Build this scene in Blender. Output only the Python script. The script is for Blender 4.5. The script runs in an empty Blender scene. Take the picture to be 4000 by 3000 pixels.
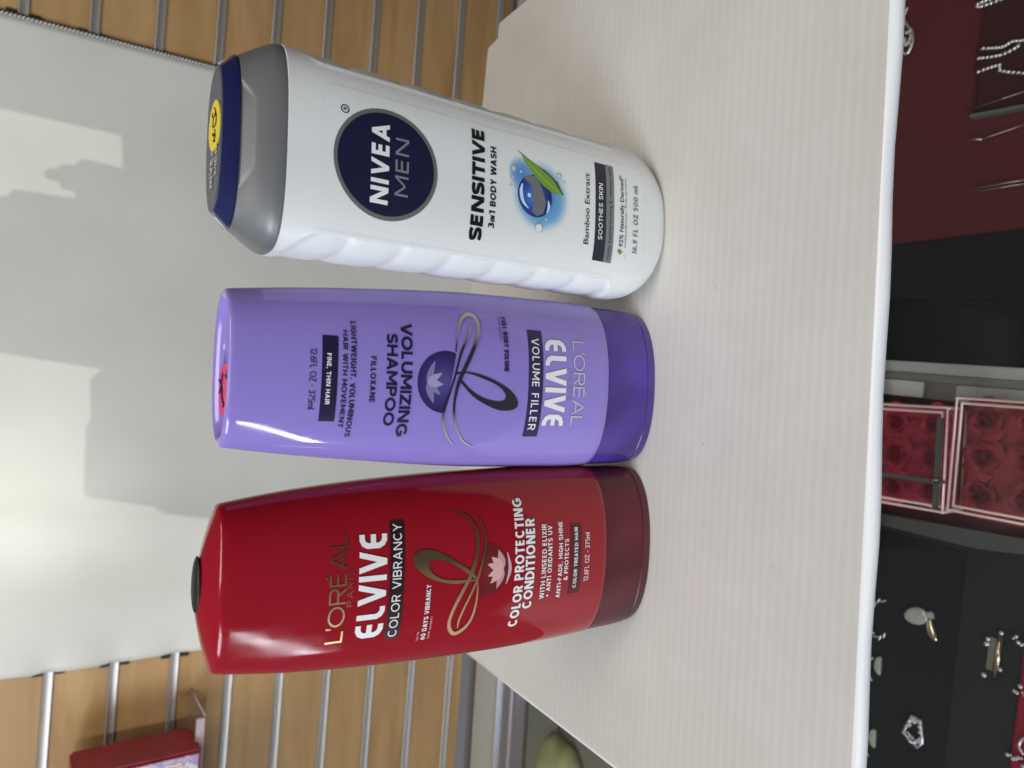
import bpy, bmesh, math, random
from mathutils import Vector, Matrix
random.seed(7)
S = bpy.context.scene
COL = S.collection
PI = math.pi

# ------------------------------------------------------------------ camera, world, lamps, exposure
H = 0.25915                                   # eye height above the white board
PITCH, ROLL, YAW, FPX = 0.606898, -0.0469865, -0.0663572, 2903.3
fw = Vector((math.sin(YAW)*math.cos(PITCH), math.cos(YAW)*math.cos(PITCH), -math.sin(PITCH)))
rt = Vector((math.cos(YAW), -math.sin(YAW), 0)); dn = fw.cross(rt)
r2 = math.cos(ROLL)*rt + math.sin(ROLL)*dn
d2 = -math.sin(ROLL)*rt + math.cos(ROLL)*dn
cam = bpy.data.cameras.new('camera'); camo = bpy.data.objects.new('camera', cam); COL.objects.link(camo)
cam.sensor_fit = 'HORIZONTAL'; cam.sensor_width = 36; cam.lens = 36*FPX/4000     # the photo is held sideways
camo.matrix_world = Matrix((( d2.x, r2.x, -fw.x, 0), (d2.y, r2.y, -fw.y, 0), (d2.z, r2.z, -fw.z, H), (0, 0, 0, 1)))
cam.clip_start = 0.01; cam.clip_end = 60
cam.dof.use_dof = True; cam.dof.focus_distance = 0.315; cam.dof.aperture_fstop = 17
S.camera = camo

W = bpy.data.worlds.new('World'); S.world = W; W.use_nodes = True
wn = W.node_tree.nodes; wl = W.node_tree.links; wn.clear()
tc = wn.new('ShaderNodeTexCoord'); sx = wn.new('ShaderNodeSeparateXYZ'); rp = wn.new('ShaderNodeValToRGB')
bg = wn.new('ShaderNodeBackground'); wo = wn.new('ShaderNodeOutputWorld')
mr = wn.new('ShaderNodeMapRange'); mr.inputs[1].default_value = -1; mr.inputs[2].default_value = 1
wl.new(tc.outputs['Generated'], sx.inputs[0]); wl.new(sx.outputs[0], mr.inputs[0]); wl.new(mr.outputs[0], rp.inputs[0])
rp.color_ramp.elements[0].color = (0.60, 0.63, 0.68, 1); rp.color_ramp.elements[1].color = (0.16, 0.13, 0.11, 1)
rp.color_ramp.elements[0].position = 0.1; rp.color_ramp.elements[1].position = 0.85
wl.new(rp.outputs[0], bg.inputs[0]); bg.inputs[1].default_value = 0.31; wl.new(bg.outputs[0], wo.inputs[0])

def area(name, loc, aim, sx_, sy_, power, col):
    l = bpy.data.lights.new(name, 'AREA'); l.shape = 'RECTANGLE'; l.size = sx_; l.size_y = sy_; l.energy = power; l.color = col
    o = bpy.data.objects.new(name, l); COL.objects.link(o); o.location = loc
    o.rotation_euler = (Vector(aim)-Vector(loc)).to_track_quat('-Z', 'Y').to_euler(); return o
area('window_light', (-1.30, -1.0, 0.92), (0, 0.3, 0.08), 0.8, 0.9, 31, (0.84, 0.92, 1.0))
lw = area('low_window', (-1.5, -1.30, -0.10), (0, -1.30, -0.08), 1.5, 0.065, 10, (0.86, 0.93, 1.0)); lw.rotation_euler = (lw.rotation_euler.to_matrix() @ Matrix.Rotation(math.radians(6), 3, 'Z')).to_euler()
area('case_fill', (-0.02, 0.335, -0.06), (0.0, 0.36, -0.53), 0.5, 0.04, 0.8, (1.0, 0.93, 0.88)).rotation_euler = (0, 0, 0)  # fill lamp added under the board to brighten the rose boxes
area('ceiling_light', (0.25, -0.25, 2.1), (0.05, 0.40, 0), 1.5, 0.6, 26, (1.0, 0.93, 0.84))
SUN_AT = Vector((0.25, -3.2, 1.05))
def spot(name, loc, aim, ang, power, rad, blend, col):
    l = bpy.data.lights.new(name, 'SPOT'); l.energy = power; l.spot_size = math.radians(ang); l.spot_blend = blend; l.shadow_soft_size = rad; l.color = col
    o = bpy.data.objects.new(name, l); COL.objects.link(o); o.location = loc
    o.rotation_euler = (Vector(aim)-Vector(loc)).to_track_quat('-Z', 'Y').to_euler(); return o
spot('daylight_beam', SUN_AT, (-0.02, 1.10, 0.22), 17, 170, 0.0025, 0.35, (1.0, 0.99, 0.90))
spot('glow_spot', (-0.75, -1.2, 1.9), (-0.27, 1.10, 0.28), 6.5, 150, 0.06, 1.0, (1.0, 1.0, 0.88))  # spot added for the soft bright glow on the sheet's left

S.view_settings.view_transform = 'Standard'; S.view_settings.look = 'None'
S.view_settings.exposure = -0.14; S.view_settings.gamma = 1; S.view_settings.use_curve_mapping = False
S.render.engine = 'CYCLES'; S.cycles.max_bounces = 8; S.cycles.transparent_max_bounces = 32
S.cycles.use_denoising = True; S.cycles.caustics_reflective = False; S.cycles.caustics_refractive = False

# ------------------------------------------------------------------ helpers
def mat(name, col, rough=0.5, metal=0.0, spec=0.5, coat=0.0, coat_rough=0.05, sss=0.0, sheen=0.0, alpha=1.0):
    m = bpy.data.materials.new(name); m.use_nodes = True
    b = m.node_tree.nodes['Principled BSDF']
    b.inputs['Base Color'].default_value = (*col, 1); b.inputs['Roughness'].default_value = rough
    b.inputs['Metallic'].default_value = metal; b.inputs['Specular IOR Level'].default_value = spec
    b.inputs['Coat Weight'].default_value = coat; b.inputs['Coat Roughness'].default_value = coat_rough
    if sss: b.inputs['Subsurface Weight'].default_value = sss; b.inputs['Subsurface Radius'].default_value = (.01, .01, .01); b.inputs['Subsurface Scale'].default_value = 0.4
    if sheen: b.inputs['Sheen Weight'].default_value = sheen; b.inputs['Sheen Roughness'].default_value = 0.4
    b.inputs['Alpha'].default_value = alpha
    return m
def nodes(m): return m.node_tree.nodes, m.node_tree.links, m.node_tree.nodes['Principled BSDF']
def noise_bump(m, scale, strength, dist=0.001, detail=3, stretch=None):
    n, l, b = nodes(m)
    t = n.new('ShaderNodeTexCoord'); mp = n.new('ShaderNodeMapping'); nz = n.new('ShaderNodeTexNoise'); bp = n.new('ShaderNodeBump')
    if stretch: mp.inputs['Scale'].default_value = stretch
    nz.inputs['Scale'].default_value = scale; nz.inputs['Detail'].default_value = detail
    bp.inputs['Strength'].default_value = strength; bp.inputs['Distance'].default_value = dist
    l.new(t.outputs['Object'], mp.inputs[0]); l.new(mp.outputs[0], nz.inputs['Vector']); l.new(nz.outputs[0], bp.inputs['Height']); l.new(bp.outputs[0], b.inputs['Normal'])
    return m
def rough_noise(m, lo, hi, scale, stretch=(1, 1, 1)):
    n, l, b = nodes(m)
    t = n.new('ShaderNodeTexCoord'); mp = n.new('ShaderNodeMapping'); nz = n.new('ShaderNodeTexNoise'); q = n.new('ShaderNodeMapRange')
    mp.inputs['Scale'].default_value = stretch; nz.inputs['Scale'].default_value = scale; nz.inputs['Detail'].default_value = 8; nz.inputs['Roughness'].default_value = .7
    q.inputs[1].default_value = .35; q.inputs[2].default_value = .65; q.inputs[3].default_value = lo; q.inputs[4].default_value = hi
    l.new(t.outputs['Object'], mp.inputs[0]); l.new(mp.outputs[0], nz.inputs['Vector']); l.new(nz.outputs[0], q.inputs[0]); l.new(q.outputs[0], b.inputs['Roughness']); l.new(q.outputs[0], b.inputs['Coat Roughness'])
    return m
def noise_color(m, c0, c1, scale, stretch=(1, 1, 1), detail=4, lo=0.35, hi=0.65, distort=0.0):
    n, l, b = nodes(m)
    t = n.new('ShaderNodeTexCoord'); mp = n.new('ShaderNodeMapping'); nz = n.new('ShaderNodeTexNoise'); r = n.new('ShaderNodeValToRGB')
    mp.inputs['Scale'].default_value = stretch; nz.inputs['Scale'].default_value = scale; nz.inputs['Detail'].default_value = detail; nz.inputs['Distortion'].default_value = distort
    r.color_ramp.elements[0].position = lo; r.color_ramp.elements[1].position = hi
    r.color_ramp.elements[0].color = (*c0, 1); r.color_ramp.elements[1].color = (*c1, 1)
    l.new(t.outputs['Object'], mp.inputs[0]); l.new(mp.outputs[0], nz.inputs['Vector']); l.new(nz.outputs[0], r.inputs[0]); l.new(r.outputs[0], b.inputs['Base Color'])
    return m
def glassy(name, tint=(0.93, 0.95, 0.94), gloss=0.06, rough=0.02):
    m = bpy.data.materials.new(name); m.use_nodes = True; n = m.node_tree.nodes; l = m.node_tree.links; n.clear()
    tr = n.new('ShaderNodeBsdfTransparent'); gl = n.new('ShaderNodeBsdfGlossy'); mx = n.new('ShaderNodeMixShader'); o = n.new('ShaderNodeOutputMaterial')
    fr = n.new('ShaderNodeFresnel'); fr.inputs[0].default_value = 1.45
    tr.inputs[0].default_value = (*tint, 1); gl.inputs['Roughness'].default_value = rough; gl.inputs[0].default_value = (1, 1, 1, 1)
    if gloss < 0: l.new(fr.outputs[0], mx.inputs[0])
    else: mx.inputs[0].default_value = gloss
    l.new(tr.outputs[0], mx.inputs[1]); l.new(gl.outputs[0], mx.inputs[2]); l.new(mx.outputs[0], o.inputs[0]); return m

def tag(o, label=None, cat=None, group=None, kind=None):
    if label: o['label'] = label
    if cat: o['category'] = cat
    if group: o['group'] = group
    if kind: o['kind'] = kind
    return o
def thing(name, label, cat, loc=(0, 0, 0), rz=0.0, group=None):
    o = bpy.data.objects.new(name, None); COL.objects.link(o); o.location = loc; o.rotation_euler = (0, 0, rz); o.empty_display_size = 0.02
    return tag(o, label, cat, group)
def build(name, verts, faces, mats, parent=None, smooth=True, idx=None, angle=None):
    me = bpy.data.meshes.new(name); me.from_pydata([tuple(v) for v in verts], [], faces); me.validate()
    for m in (mats if isinstance(mats, (list, tuple)) else [mats]): me.materials.append(m)
    if idx:
        for p, i in zip(me.polygons, idx): p.material_index = i
    bm = bmesh.new(); bm.from_mesh(me); bmesh.ops.recalc_face_normals(bm, faces=bm.faces)
    bm.to_mesh(me); bm.free()
    if smooth:
        me.shade_smooth()
        if angle: me.set_sharp_from_angle(angle=math.radians(angle))
    o = bpy.data.objects.new(name, me); COL.objects.link(o)
    if parent: o.parent = parent
    return o
def from_bm(name, bm, mats, parent=None, smooth=False, angle=None):
    bmesh.ops.recalc_face_normals(bm, faces=bm.faces)
    me = bpy.data.meshes.new(name); bm.to_mesh(me); bm.free()
    for m in (mats if isinstance(mats, (list, tuple)) else [mats]): me.materials.append(m)
    if smooth:
        me.shade_smooth()
        if angle: me.set_sharp_from_angle(angle=math.radians(angle))
    o = bpy.data.objects.new(name, me); COL.objects.link(o)
    if parent: o.parent = parent
    return o
def box_into(bm, x0, x1, y0, y1, z0, z1, bev=0.0):
    r = bmesh.ops.create_cube(bm, size=1.0); vs = r['verts']
    for v in vs: v.co = Vector(((x0+x1)/2+v.co.x*(x1-x0), (y0+y1)/2+v.co.y*(y1-y0), (z0+z1)/2+v.co.z*(z1-z0)))
    if bev:
        es = list({e for v in vs for e in v.link_edges}); bmesh.ops.bevel(bm, geom=es, offset=bev, segments=2, affect='EDGES')
def box(name, x0, x1, y0, y1, z0, z1, m, parent=None, bev=0.0):
    bm = bmesh.new(); box_into(bm, x0, x1, y0, y1, z0, z1, bev); return from_bm(name, bm, m, parent, smooth=bev > 0, angle=35)
def prism_into(bm, pts, z0, z1, bev=0.0):
    vs = [bm.verts.new((p[0], p[1], z1)) for p in pts]; f = bm.faces.new(vs)
    r = bmesh.ops.extrude_face_region(bm, geom=[f])
    nv = [g for g in r['geom'] if isinstance(g, bmesh.types.BMVert)]
    for v in nv: v.co.z = z0
    return f
def prism(name, pts, z0, z1, m, parent=None, bev=0.0):
    bm = bmesh.new(); prism_into(bm, pts, z0, z1)
    bmesh.ops.recalc_face_normals(bm, faces=bm.faces)
    if bev: bmesh.ops.bevel(bm, geom=list(bm.edges), offset=bev, segments=2, affect='EDGES')
    return from_bm(name, bm, m, parent, smooth=bev > 0, angle=35)
def tube_into(bm, pts, r, seg=8, closed=False):
    pts = [Vector(p) for p in pts]; n = len(pts); rings = []; up = Vector((0, 0, 1))
    for i, p in enumerate(pts):
        a = pts[(i-1) % n] if (closed or i > 0) else p; b = pts[(i+1) % n] if (closed or i < n-1) else p
        t = (b-a).normalized(); u = t.cross(up)
        if u.length < 1e-4: u = t.cross(Vector((0, 1, 0)))
        u.normalize(); v = t.cross(u); rr = r[i] if isinstance(r, (list, tuple)) else r
        rings.append([bm.verts.new(p+u*rr*math.cos(2*PI*k/seg)+v*rr*math.sin(2*PI*k/seg)) for k in range(seg)])
    for i in range(n if closed else n-1):
        A, B = rings[i], rings[(i+1) % n]
        for k in range(seg): bm.faces.new((A[k], A[(k+1) % seg], B[(k+1) % seg], B[k]))
    if not closed: bm.faces.new(rings[0][::-1]); bm.faces.new(rings[-1])
def catmull(P, sub=8):
    P = [tuple(p) for p in P]; out = []
    for i in range(len(P)-1):
        p0 = P[max(i-1, 0)]; p1 = P[i]; p2 = P[i+1]; p3 = P[min(i+2, len(P)-1)]
        for s in range(sub):
            t = s/sub
            out.append(tuple(0.5*(2*b+(c-a)*t+(2*a-5*b+4*c-d)*t*t+(-a+3*b-3*c+d)*t**3) for a, b, c, d in zip(p0, p1, p2, p3)))
    out.append(P[-1]); return out
def hermite(tab, t):
    n = len(tab)
    if t <= tab[0][0]: return tab[0][1]
    if t >= tab[-1][0]: return tab[-1][1]
    for i in range(n-1):
        if tab[i][0] <= t <= tab[i+1][0]: break
    sl = lambda k: (tab[k+1][1]-tab[k][1])/(tab[k+1][0]-tab[k][0])
    def tn(k):
        if k == 0: return sl(0)
        if k == n-1: return sl(n-2)
        p, q = sl(k-1), sl(k)
        return 0.0 if p*q <= 0 else 2*p*q/(p+q)
    x0, y0 = tab[i]; x1, y1 = tab[i+1]; h = x1-x0; s = (t-x0)/h
    return (2*s**3-3*s*s+1)*y0+(s**3-2*s*s+s)*h*tn(i)+(-2*s**3+3*s*s)*y1+(s**3-s*s)*h*tn(i+1)
def sstep(a, b, x):
    t = min(1, max(0, (x-a)/(b-a))); return t*t*(3-2*t)
def ring_pts(a, b, n, z, seg, f=None):
    out = []
    for k in range(seg):
        th = 2*PI*k/seg; c, s = math.cos(th), math.sin(th)
        x = a*math.copysign(abs(c)**(2/n), c); y = b*math.copysign(abs(s)**(2/n), s)
        out.append(f(x, y, z) if f else (x, y, z))
    return out
def loft(rings, cap0=True, cap1=True):
    V = []; F = []; n = len(rings[0])
    for r in rings: V += r
    for i in range(len(rings)-1):
        for k in range(n):
            a = i*n+k; b = i*n+(k+1) % n; F.append((a, b, b+n, a+n))
    if cap0: F.append(tuple(range(n))[::-1])
    if cap1: F.append(tuple((len(rings)-1)*n+k for k in range(n)))
    return V, F

# ------------------------------------------------------------------ print on curved bottle faces: strokes, letters, shapes
def seg_strip(pts, hw):
    """polyline (2D) -> quads with mitred corners; hw = half width (number or list)"""
    n = len(pts); L = []; R = []
    for i, p in enumerate(pts):
        h = hw[i] if isinstance(hw, (list, tuple)) else hw
        def nrm(a, b):
            dx, dy = b[0]-a[0], b[1]-a[1]; l = math.hypot(dx, dy) or 1e-9; return (-dy/l, dx/l)
        if i == 0: m = nrm(p, pts[1]); s = 1
        elif i == n-1: m = nrm(pts[-2], p); s = 1
        else:
            a = nrm(pts[i-1], p); b = nrm(p, pts[i+1]); mx, my = a[0]+b[0], a[1]+b[1]; l = math.hypot(mx, my) or 1e-9
            m = (mx/l, my/l); s = 1/max(0.35, m[0]*a[0]+m[1]*a[1])
        L.append((p[0]+m[0]*h*s, p[1]+m[1]*h*s)); R.append((p[0]-m[0]*h*s, p[1]-m[1]*h*s))
    return [[L[i], L[i+1], R[i+1], R[i]] for i in range(n-1)]
def arc(cx, cy, rx, ry, a0, a1, n=12):
    return [(cx+rx*math.cos(math.radians(a0+(a1-a0)*i/n)), cy+ry*math.sin(math.radians(a0+(a1-a0)*i/n))) for i in range(n+1)]
GW = dict(A=.86, B=.70, C=.80, D=.80, E=.62, F=.60, G=.84, H=.78, I=.0, J=.5, K=.72, L=.58, M=.94, N=.80, O=.92, P=.68, Q=.9, R=.70, S=.66, T=.68, U=.76, V=.84, W=1.22, X=.78, Y=.78, Z=.68)
GW.update({'0': .72, '1': .30, '2': .62, '3': .62, '5': .62, '6': .64, '7': .60, '9': .64, ' ': .30, '.': .0, ',': .05, '-': .34, "'": .0, '&': .78, '+': .5, '%': .9, '/': .4, 'É': .62, '*': .3, 'm': .9, 'l': 0.0, '(': .2})
def glyph(ch, w, t, logo=False):
    """list of convex polygons for a capital of height 1, width w, stroke t"""
    l, r, lo, hi, md = t/2, w-t/2, t/2, 1-t/2, .52; o = []
    def P(*p): o.extend(seg_strip(list(p), t/2))
    def D(x0, y0, x1, y1, k=1.0):
        h = t/2*k*math.hypot(x1-x0, y1-y0)/max(1e-6, abs(y1-y0)); o.append([(x0-h, y0), (x0+h, y0), (x1+h, y1), (x1-h, y1)])
    if logo and ch in 'EL':
        c = .20; k = .07
        if ch == 'E': P((r, hi), (l+c, hi), (l+k, hi-k), (l, hi-c), (l, lo+c), (l+k, lo+k), (l+c, lo), (r, lo)); P((l+t*.45, .5), (r, .5))
        else: P((l, 1), (l, lo+c), (l+k, lo+k), (l+c, lo), (r, lo))
        return o
    if ch == 'A': h = t*.6; D(h, 0, w/2, 1); D(w-h, 0, w/2, 1); P((w*.24, .30), (w*.76, .30))
    elif ch in 'BPR':
        P((l, 0), (l, 1)); m2 = .47 if ch != 'B' else .53; rr = (hi-m2)/2; xr = r-(.03 if ch == 'B' else 0)
        P(*([(l+t*.4, hi), (xr-rr, hi)]+arc(xr-rr, m2+rr, rr, rr, 90, -90, 8)[1:]+[(l+t*.4, m2)]))
        if ch == 'B': r3 = (m2-lo)/2; P(*([(l+t*.4, m2), (r-r3, m2)]+arc(r-r3, lo+r3, r3, r3, 90, -90, 8)[1:]+[(l+t*.4, lo)]))
        if ch == 'R': D(w-t*.58, 0, w*.52, m2+.02)
        if ch == 'P': pass
    elif ch in 'CG':
        P(*arc(w*.52, .5, w*.52-l, .5-l, 48, 318 if ch == 'C' else 330, 22))
        if ch == 'G': P((w*.56, .47), (r, .47)); P((r, .47+t/2), (r, .16))
    elif ch in 'OQ0': P(*arc(w/2, .5, w/2-l, .5-l, 90, 450, 28))
    elif ch == 'D': P((l, 0), (l, 1)); P(*([(l+t*.4, hi), (w*.42, hi)]+arc(w*.42, .5, r-w*.42, .5-l, 90, -90, 14)[1:]+[(l+t*.4, lo)]))
    elif ch in 'EFÉ':
        P((r, hi), (l, hi), (l, lo), (r, lo)) if ch != 'F' else P((r, hi), (l, hi), (l, 0))
        P((l+t*.4, md), (r-.03, md))
        if ch == 'É': o.append([(w*.42, 1.07), (w*.42+t*1.0, 1.07), (w*.62+t*1.2, 1.24), (w*.62, 1.24)])
    elif ch == 'H': P((l, 0), (l, 1)); P((r, 0), (r, 1)); P((l+t*.4, .5), (r-t*.4, .5))
    elif ch in 'Il': P((l, 0), (l, 1))
    elif ch == 'J': P(*([(r, 1), (r, .3)]+arc(w*.4, .3, r-w*.4, .3-lo, 0, -150, 8)[1:]))
    elif ch == 'K': P((l, 0), (l, 1)); D(l+t*.5, .36, w-t*.6, 1); D(w-t*.6, 0, w*.38, .56)
    elif ch == 'L': P((l, 1), (l, lo), (r, lo))
    elif ch == 'M': P((l, 0), (l, 1)); P((r, 0), (r, 1)); D(t*.5, 1, w/2, .22, .9); D(w-t*.5, 1, w/2, .22, .9)
    elif ch == 'N': P((l, 0), (l, 1)); P((r, 0), (r, 1)); D(t*.62, 1, w-t*.62, 0)
    elif ch == 'S':
        q = catmull([(w*.90, .80), (w*.72, hi-.01), (w*.48, hi), (w*.2, hi-.05), (l+.01, .73), (w*.24, .57), (w*.52, .5), (w*.80, .42), (r-.005, .26), (w*.78, lo+.045), (w*.48, lo), (w*.26, lo+.02), (w*.09, .19)], 4); P(*q)
    elif ch == 'T': P((0, hi), (w, hi)); P((w/2, hi), (w/2, 0))
    elif ch == 'U': P(*([(l, 1), (l, .38)]+arc(w/2, .38, w/2-l, .38-lo, 180, 360, 12)[1:]+[(r, 1)]))
    elif ch == 'V': h = t*.6; D(h, 1, w/2, 0); D(w-h, 1, w/2, 0)
    elif ch == 'W': h = t*.58; D(h, 1, w*.27, 0); D(w*.5, 1, w*.27, 0); D(w*.5, 1, w*.73, 0); D(w-h, 1, w*.73, 0)
    elif ch == 'X': D(t*.6, 0, w-t*.6, 1); D(t*.6, 1, w-t*.6, 0)
    elif ch == 'Y': D(t*.6, 1, w/2, .42); D(w-t*.6, 1, w/2, .42); P((w/2, .45), (w/2, 0))
    elif ch == 'Z': P((0, hi), (w, hi)); P((0, lo), (w, lo)); D(t*.62, lo, w-t*.62, hi)
    elif ch == '1': P((r, 0), (r, 1)); P((r, hi), (0, hi-.02))
    elif ch == '2': P(*(arc(w/2, .68, w/2-l, .32-l, 160, -30, 12)+[(l+.02, lo)])); P((l*.6, lo), (w, lo))
    elif ch == '3': P(*arc(w*.46, .73, w*.44-l, .27-l, 150, -90, 12)); P(*arc(w*.46, .29, w*.54-l, .29-l, 90, -150, 12))
    elif ch == '5': P((w*.92, hi), (w*.2, hi), (w*.14, .56)); P(*arc(w*.46, .32, w*.52-l, .32-l, 125, -145, 14))
    elif ch == '6': P(*arc(w/2, .32, w/2-l, .32-l, 90, 450, 18)); P(*catmull([(w*.80, hi-.02), (w*.4, .82), (l, .36)], 6))
    elif ch == '9': P(*arc(w/2, .68, w/2-l, .32-l, 90, 450, 18)); P(*catmull([(w*.2, lo+.02), (w*.6, .18), (r, .64)], 6))
    elif ch == '7': P((0, hi), (w-t*.4, hi)); D(w*.3, 0, w-t*.62, hi)
    elif ch == '.': P((l, 0), (l, t*1.15))
    elif ch == ',': o.append([(l-t*.5, -.14), (l-t*.05, -.14), (l+t*.55, t*1.1), (l-t*.4, t*1.1)])
    elif ch == '-': P((0, .42), (w, .42))
    elif ch == "'": o.append([(l-t*.35, .74), (l+t*.25, .74), (l+t*.75, 1.04), (l-t*.35, 1.04)])
    elif ch == '+': P((0, .5), (w, .5)); P((w/2, .25), (w/2, .75))
    elif ch == '&':
        P(*catmull([(w*.98, 0.02), (w*.45, .52), (w*.24, .78), (w*.42, hi), (w*.62, .80), (w*.3, .48), (l, .26), (w*.38, lo), (w*.74, .18), (w*.9, .46)], 4))
    elif ch == '*':
        for an in (0, 60, 120): c, s = math.cos(math.radians(an))*.16, math.sin(math.radians(an))*.16; P((w/2-c, .85-s), (w/2+c, .85+s))
    elif ch == 'm': P((l, 0), (l, .7)); P(*([(l, .42)]+arc(w*.29, .5, w*.2, .2-l, 180, 0, 6)+[(w*.5, 0)])); P(*([(w*.5, .42)]+arc(w*.73, .5, w*.2, .2-l, 180, 0, 6)+[(r, 0)]))
    return o
KERN = {'LV': -.13, 'AV': -.10, 'VA': -.10, 'LT': -.12, 'TA': -.10, 'AT': -.10, 'VO': -.06, 'OV': -.06, 'OX': -.05, 'XA': -.05, 'YV': 0, 'LY': -.12, 'PA': -.08, 'WA': -.08, 'IV': -.02, 'VI': -.02, 'VE': -.02, 'IL': 0, "L'": -.06, "'O": -.06, 'FI': 0, 'RY': -.05, 'CY': -.05, 'EV': -.04, 'LO': -.05, 'DA': -.04, 'AY': -.10, 'Y ': -.06, 'AL': -.03, 'EA': -.10}
class Print:
    """flat shapes in a bottle's (x, z) front plane, wrapped onto its curved face"""
    def __init__(self, front): self.bm = bmesh.new(); self.front = front; self.lay = self.bm.verts.layers.float.new('off'); self.mats = []; self.k = 0
    def mi(self, m):
        if m not in self.mats: self.mats.append(m)
        return self.mats.index(m)
    def poly(self, pts, m, off):
        vs = []
        for p in pts:
            v = self.bm.verts.new((p[0], 0, p[1])); v[self.lay] = off; vs.append(v)
        try: f = self.bm.faces.new(vs); f.material_index = self.mi(m)
        except ValueError: pass
    def polys(self, lst, m, off):
        for q in lst: self.poly(q, m, off)
    def text(self, s, x0, x1, zb, zt, t, m, off=.00032, gap=.16, logo=False):
        Hh = abs(zt-zb); asp = abs(x1-x0)/Hh; n = len(s)
        def W(k): return sum((GW.get(c, .6)*k if GW.get(c, .6) > .06 else 0)+(t if GW.get(c, .6) <= .06 else 0) for c in s)+gap*min(1.2, max(.55, k))*(n-1)+sum(KERN.get(s[i:i+2], 0) for i in range(n-1))
        lo_, hi_ = .3, 3.0
        for _ in range(40):
            k = (lo_+hi_)/2
            if W(k) > asp: hi_ = k
            else: lo_ = k
        g = gap*min(1.2, max(.55, k)); x = 0; sxn = (x1-x0)/W(k)
        for ci, c in enumerate(s):
            w = GW.get(c, .6); ww = t if w <= .06 else w*k
            for j, q in enumerate(glyph(c, ww, t, logo)):
                self.k += 1
                self.poly([(x0+(x+p[0])*sxn, zb+(zt-zb)*p[1]) for p in q], m, off+(self.k % 7)*4e-6)
            x += ww+g+KERN.get(s[ci:ci+2], 0)
    def bfont(self, s, x0, x1, zb, zt, m, off=.00032, bold=.0):
        c = bpy.data.curves.new('tmp_text', 'FONT'); c.body = s; c.offset = bold; c.resolution_u = 3; c.fill_mode = 'FRONT'
        o = bpy.data.objects.new('tmp_text', c); COL.objects.link(o); dg = bpy.context.evaluated_depsgraph_get(); me = bpy.data.meshes.new_from_object(o.evaluated_get(dg))
        xs = [v.co.x for v in me.vertices]; mx0, mx1 = min(xs), max(xs); cap = .69; sc = (x1-x0)/(mx1-mx0)
        for p in me.polygons: self.poly([(x0+(me.vertices[i].co.x-mx0)*sc, zb+(zt-zb)*me.vertices[i].co.y/cap) for i in p.vertices], m, off)
        bpy.data.objects.remove(o); bpy.data.curves.remove(c); bpy.data.meshes.remove(me)
    def disc(self, cx, cz, r, m, off, rz=None, n=40, a0=0, a1=360):
        rz = rz or r; self.poly([(cx+r*math.cos(math.radians(a0+(a1-a0)*i/n)), cz+rz*math.sin(math.radians(a0+(a1-a0)*i/n))) for i in range(n)], m, off)
    def rect(self, x0, x1, z0, z1, m, off): self.poly([(x0, z0), (x1, z0), (x1, z1), (x0, z1)], m, off)
    def stroke(self, pts, w, m, off, sub=8):
        if isinstance(w, (int, float)): w = [w]*len(pts)
        q = catmull([(p[0], p[1], ww/2) for p, ww in zip(pts, w)], sub); self.polys(seg_strip([(a, b) for a, b, c in q], [c for a, b, c in q]), m, off)
    def finish(self, name, parent, step=.0018, zstep=.003):
        bm = self.bm
        bmesh.ops.triangulate(bm, faces=[f for f in bm.faces if len(f.verts) > 4])
        xs = [v.co.x for v in bm.verts]; zs = [v.co.z for v in bm.verts]
        for ax, lo_, hi_, st in ((0, min(xs), max(xs), step), (2, min(zs), max(zs), zstep)):
            q = math.ceil(lo_/st)*st
            while q < hi_:
                co = Vector((0, 0, 0)); co[ax] = q; no = Vector((0, 0, 0)); no[ax] = 1
                bmesh.ops.bisect_plane(bm, geom=list(bm.verts)+list(bm.edges)+list(bm.faces), dist=1e-7, plane_co=co, plane_no=no); q += st
        for v in bm.verts:
            x, z = v.co.x, v.co.z; e = 2e-4; y = self.front(x, z)
            gx = (self.front(x+e, z)-self.front(x-e, z))/(2*e); gz = (self.front(x, z+e)-self.front(x, z-e))/(2*e)
            nn = Vector((gx, -1, gz)).normalized(); v.co = Vector((x, y, z))+nn*v[self.lay]
        for f in bm.faces:
            f.normal_update()
            if f.normal.y > 0: f.normal_flip()
        me = bpy.data.meshes.new(name); bm.to_mesh(me); bm.free()
        for m in self.mats: me.materials.append(m)
        o = bpy.data.objects.new(name, me); COL.objects.link(o); o.parent = parent; return o

# ------------------------------------------------------------------ slatted wall
D, WA, WB = 1.11591, -0.03927, -0.0192
tdir = Vector((math.cos(WA), -math.sin(WA), 0)); ndir = Vector((math.sin(WA), math.cos(WA), 0)); zdir = Vector((0, 0, 1))
ex = math.cos(WB)*tdir+math.sin(WB)*zdir; ez = -math.sin(WB)*tdir+math.cos(WB)*zdir; wo_ = ndir*D+Vector((0, 0, H))
WALLM = Matrix(((ex.x, ndir.x, ez.x, wo_.x), (ex.y, ndir.y, ez.y, wo_.y), (ex.z, ndir.z, ez.z, wo_.z), (0, 0, 0, 1)))
wood = mat('maple_laminate', (.5, .3, .13), .42, spec=.4)
noise_color(wood, (.40, .235, .095), (.58, .365, .17), 3.2, (1.3, 1, 9), 6, .3, .72, .8)
wood2 = mat('maple_laminate_warm', (.5, .3, .13), .42, spec=.4)
noise_color(wood2, (.42, .25, .105), (.56, .35, .16), 2.6, (1.0, 1, 11), 6, .28, .75, 1.1)
alu = noise_bump(mat('satin_aluminium', (.56, .525, .50), .48, metal=.85), 60, .1, .0005, 2, (1, 1, 30))
slat = tag(bpy.data.objects.new('slatwall', None), 'light wood slatted shop wall with horizontal aluminium strips behind the white sheet', 'wall'); COL.objects.link(slat); slat.matrix_world = WALLM
P0, PP = -.0032, .0762
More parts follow.
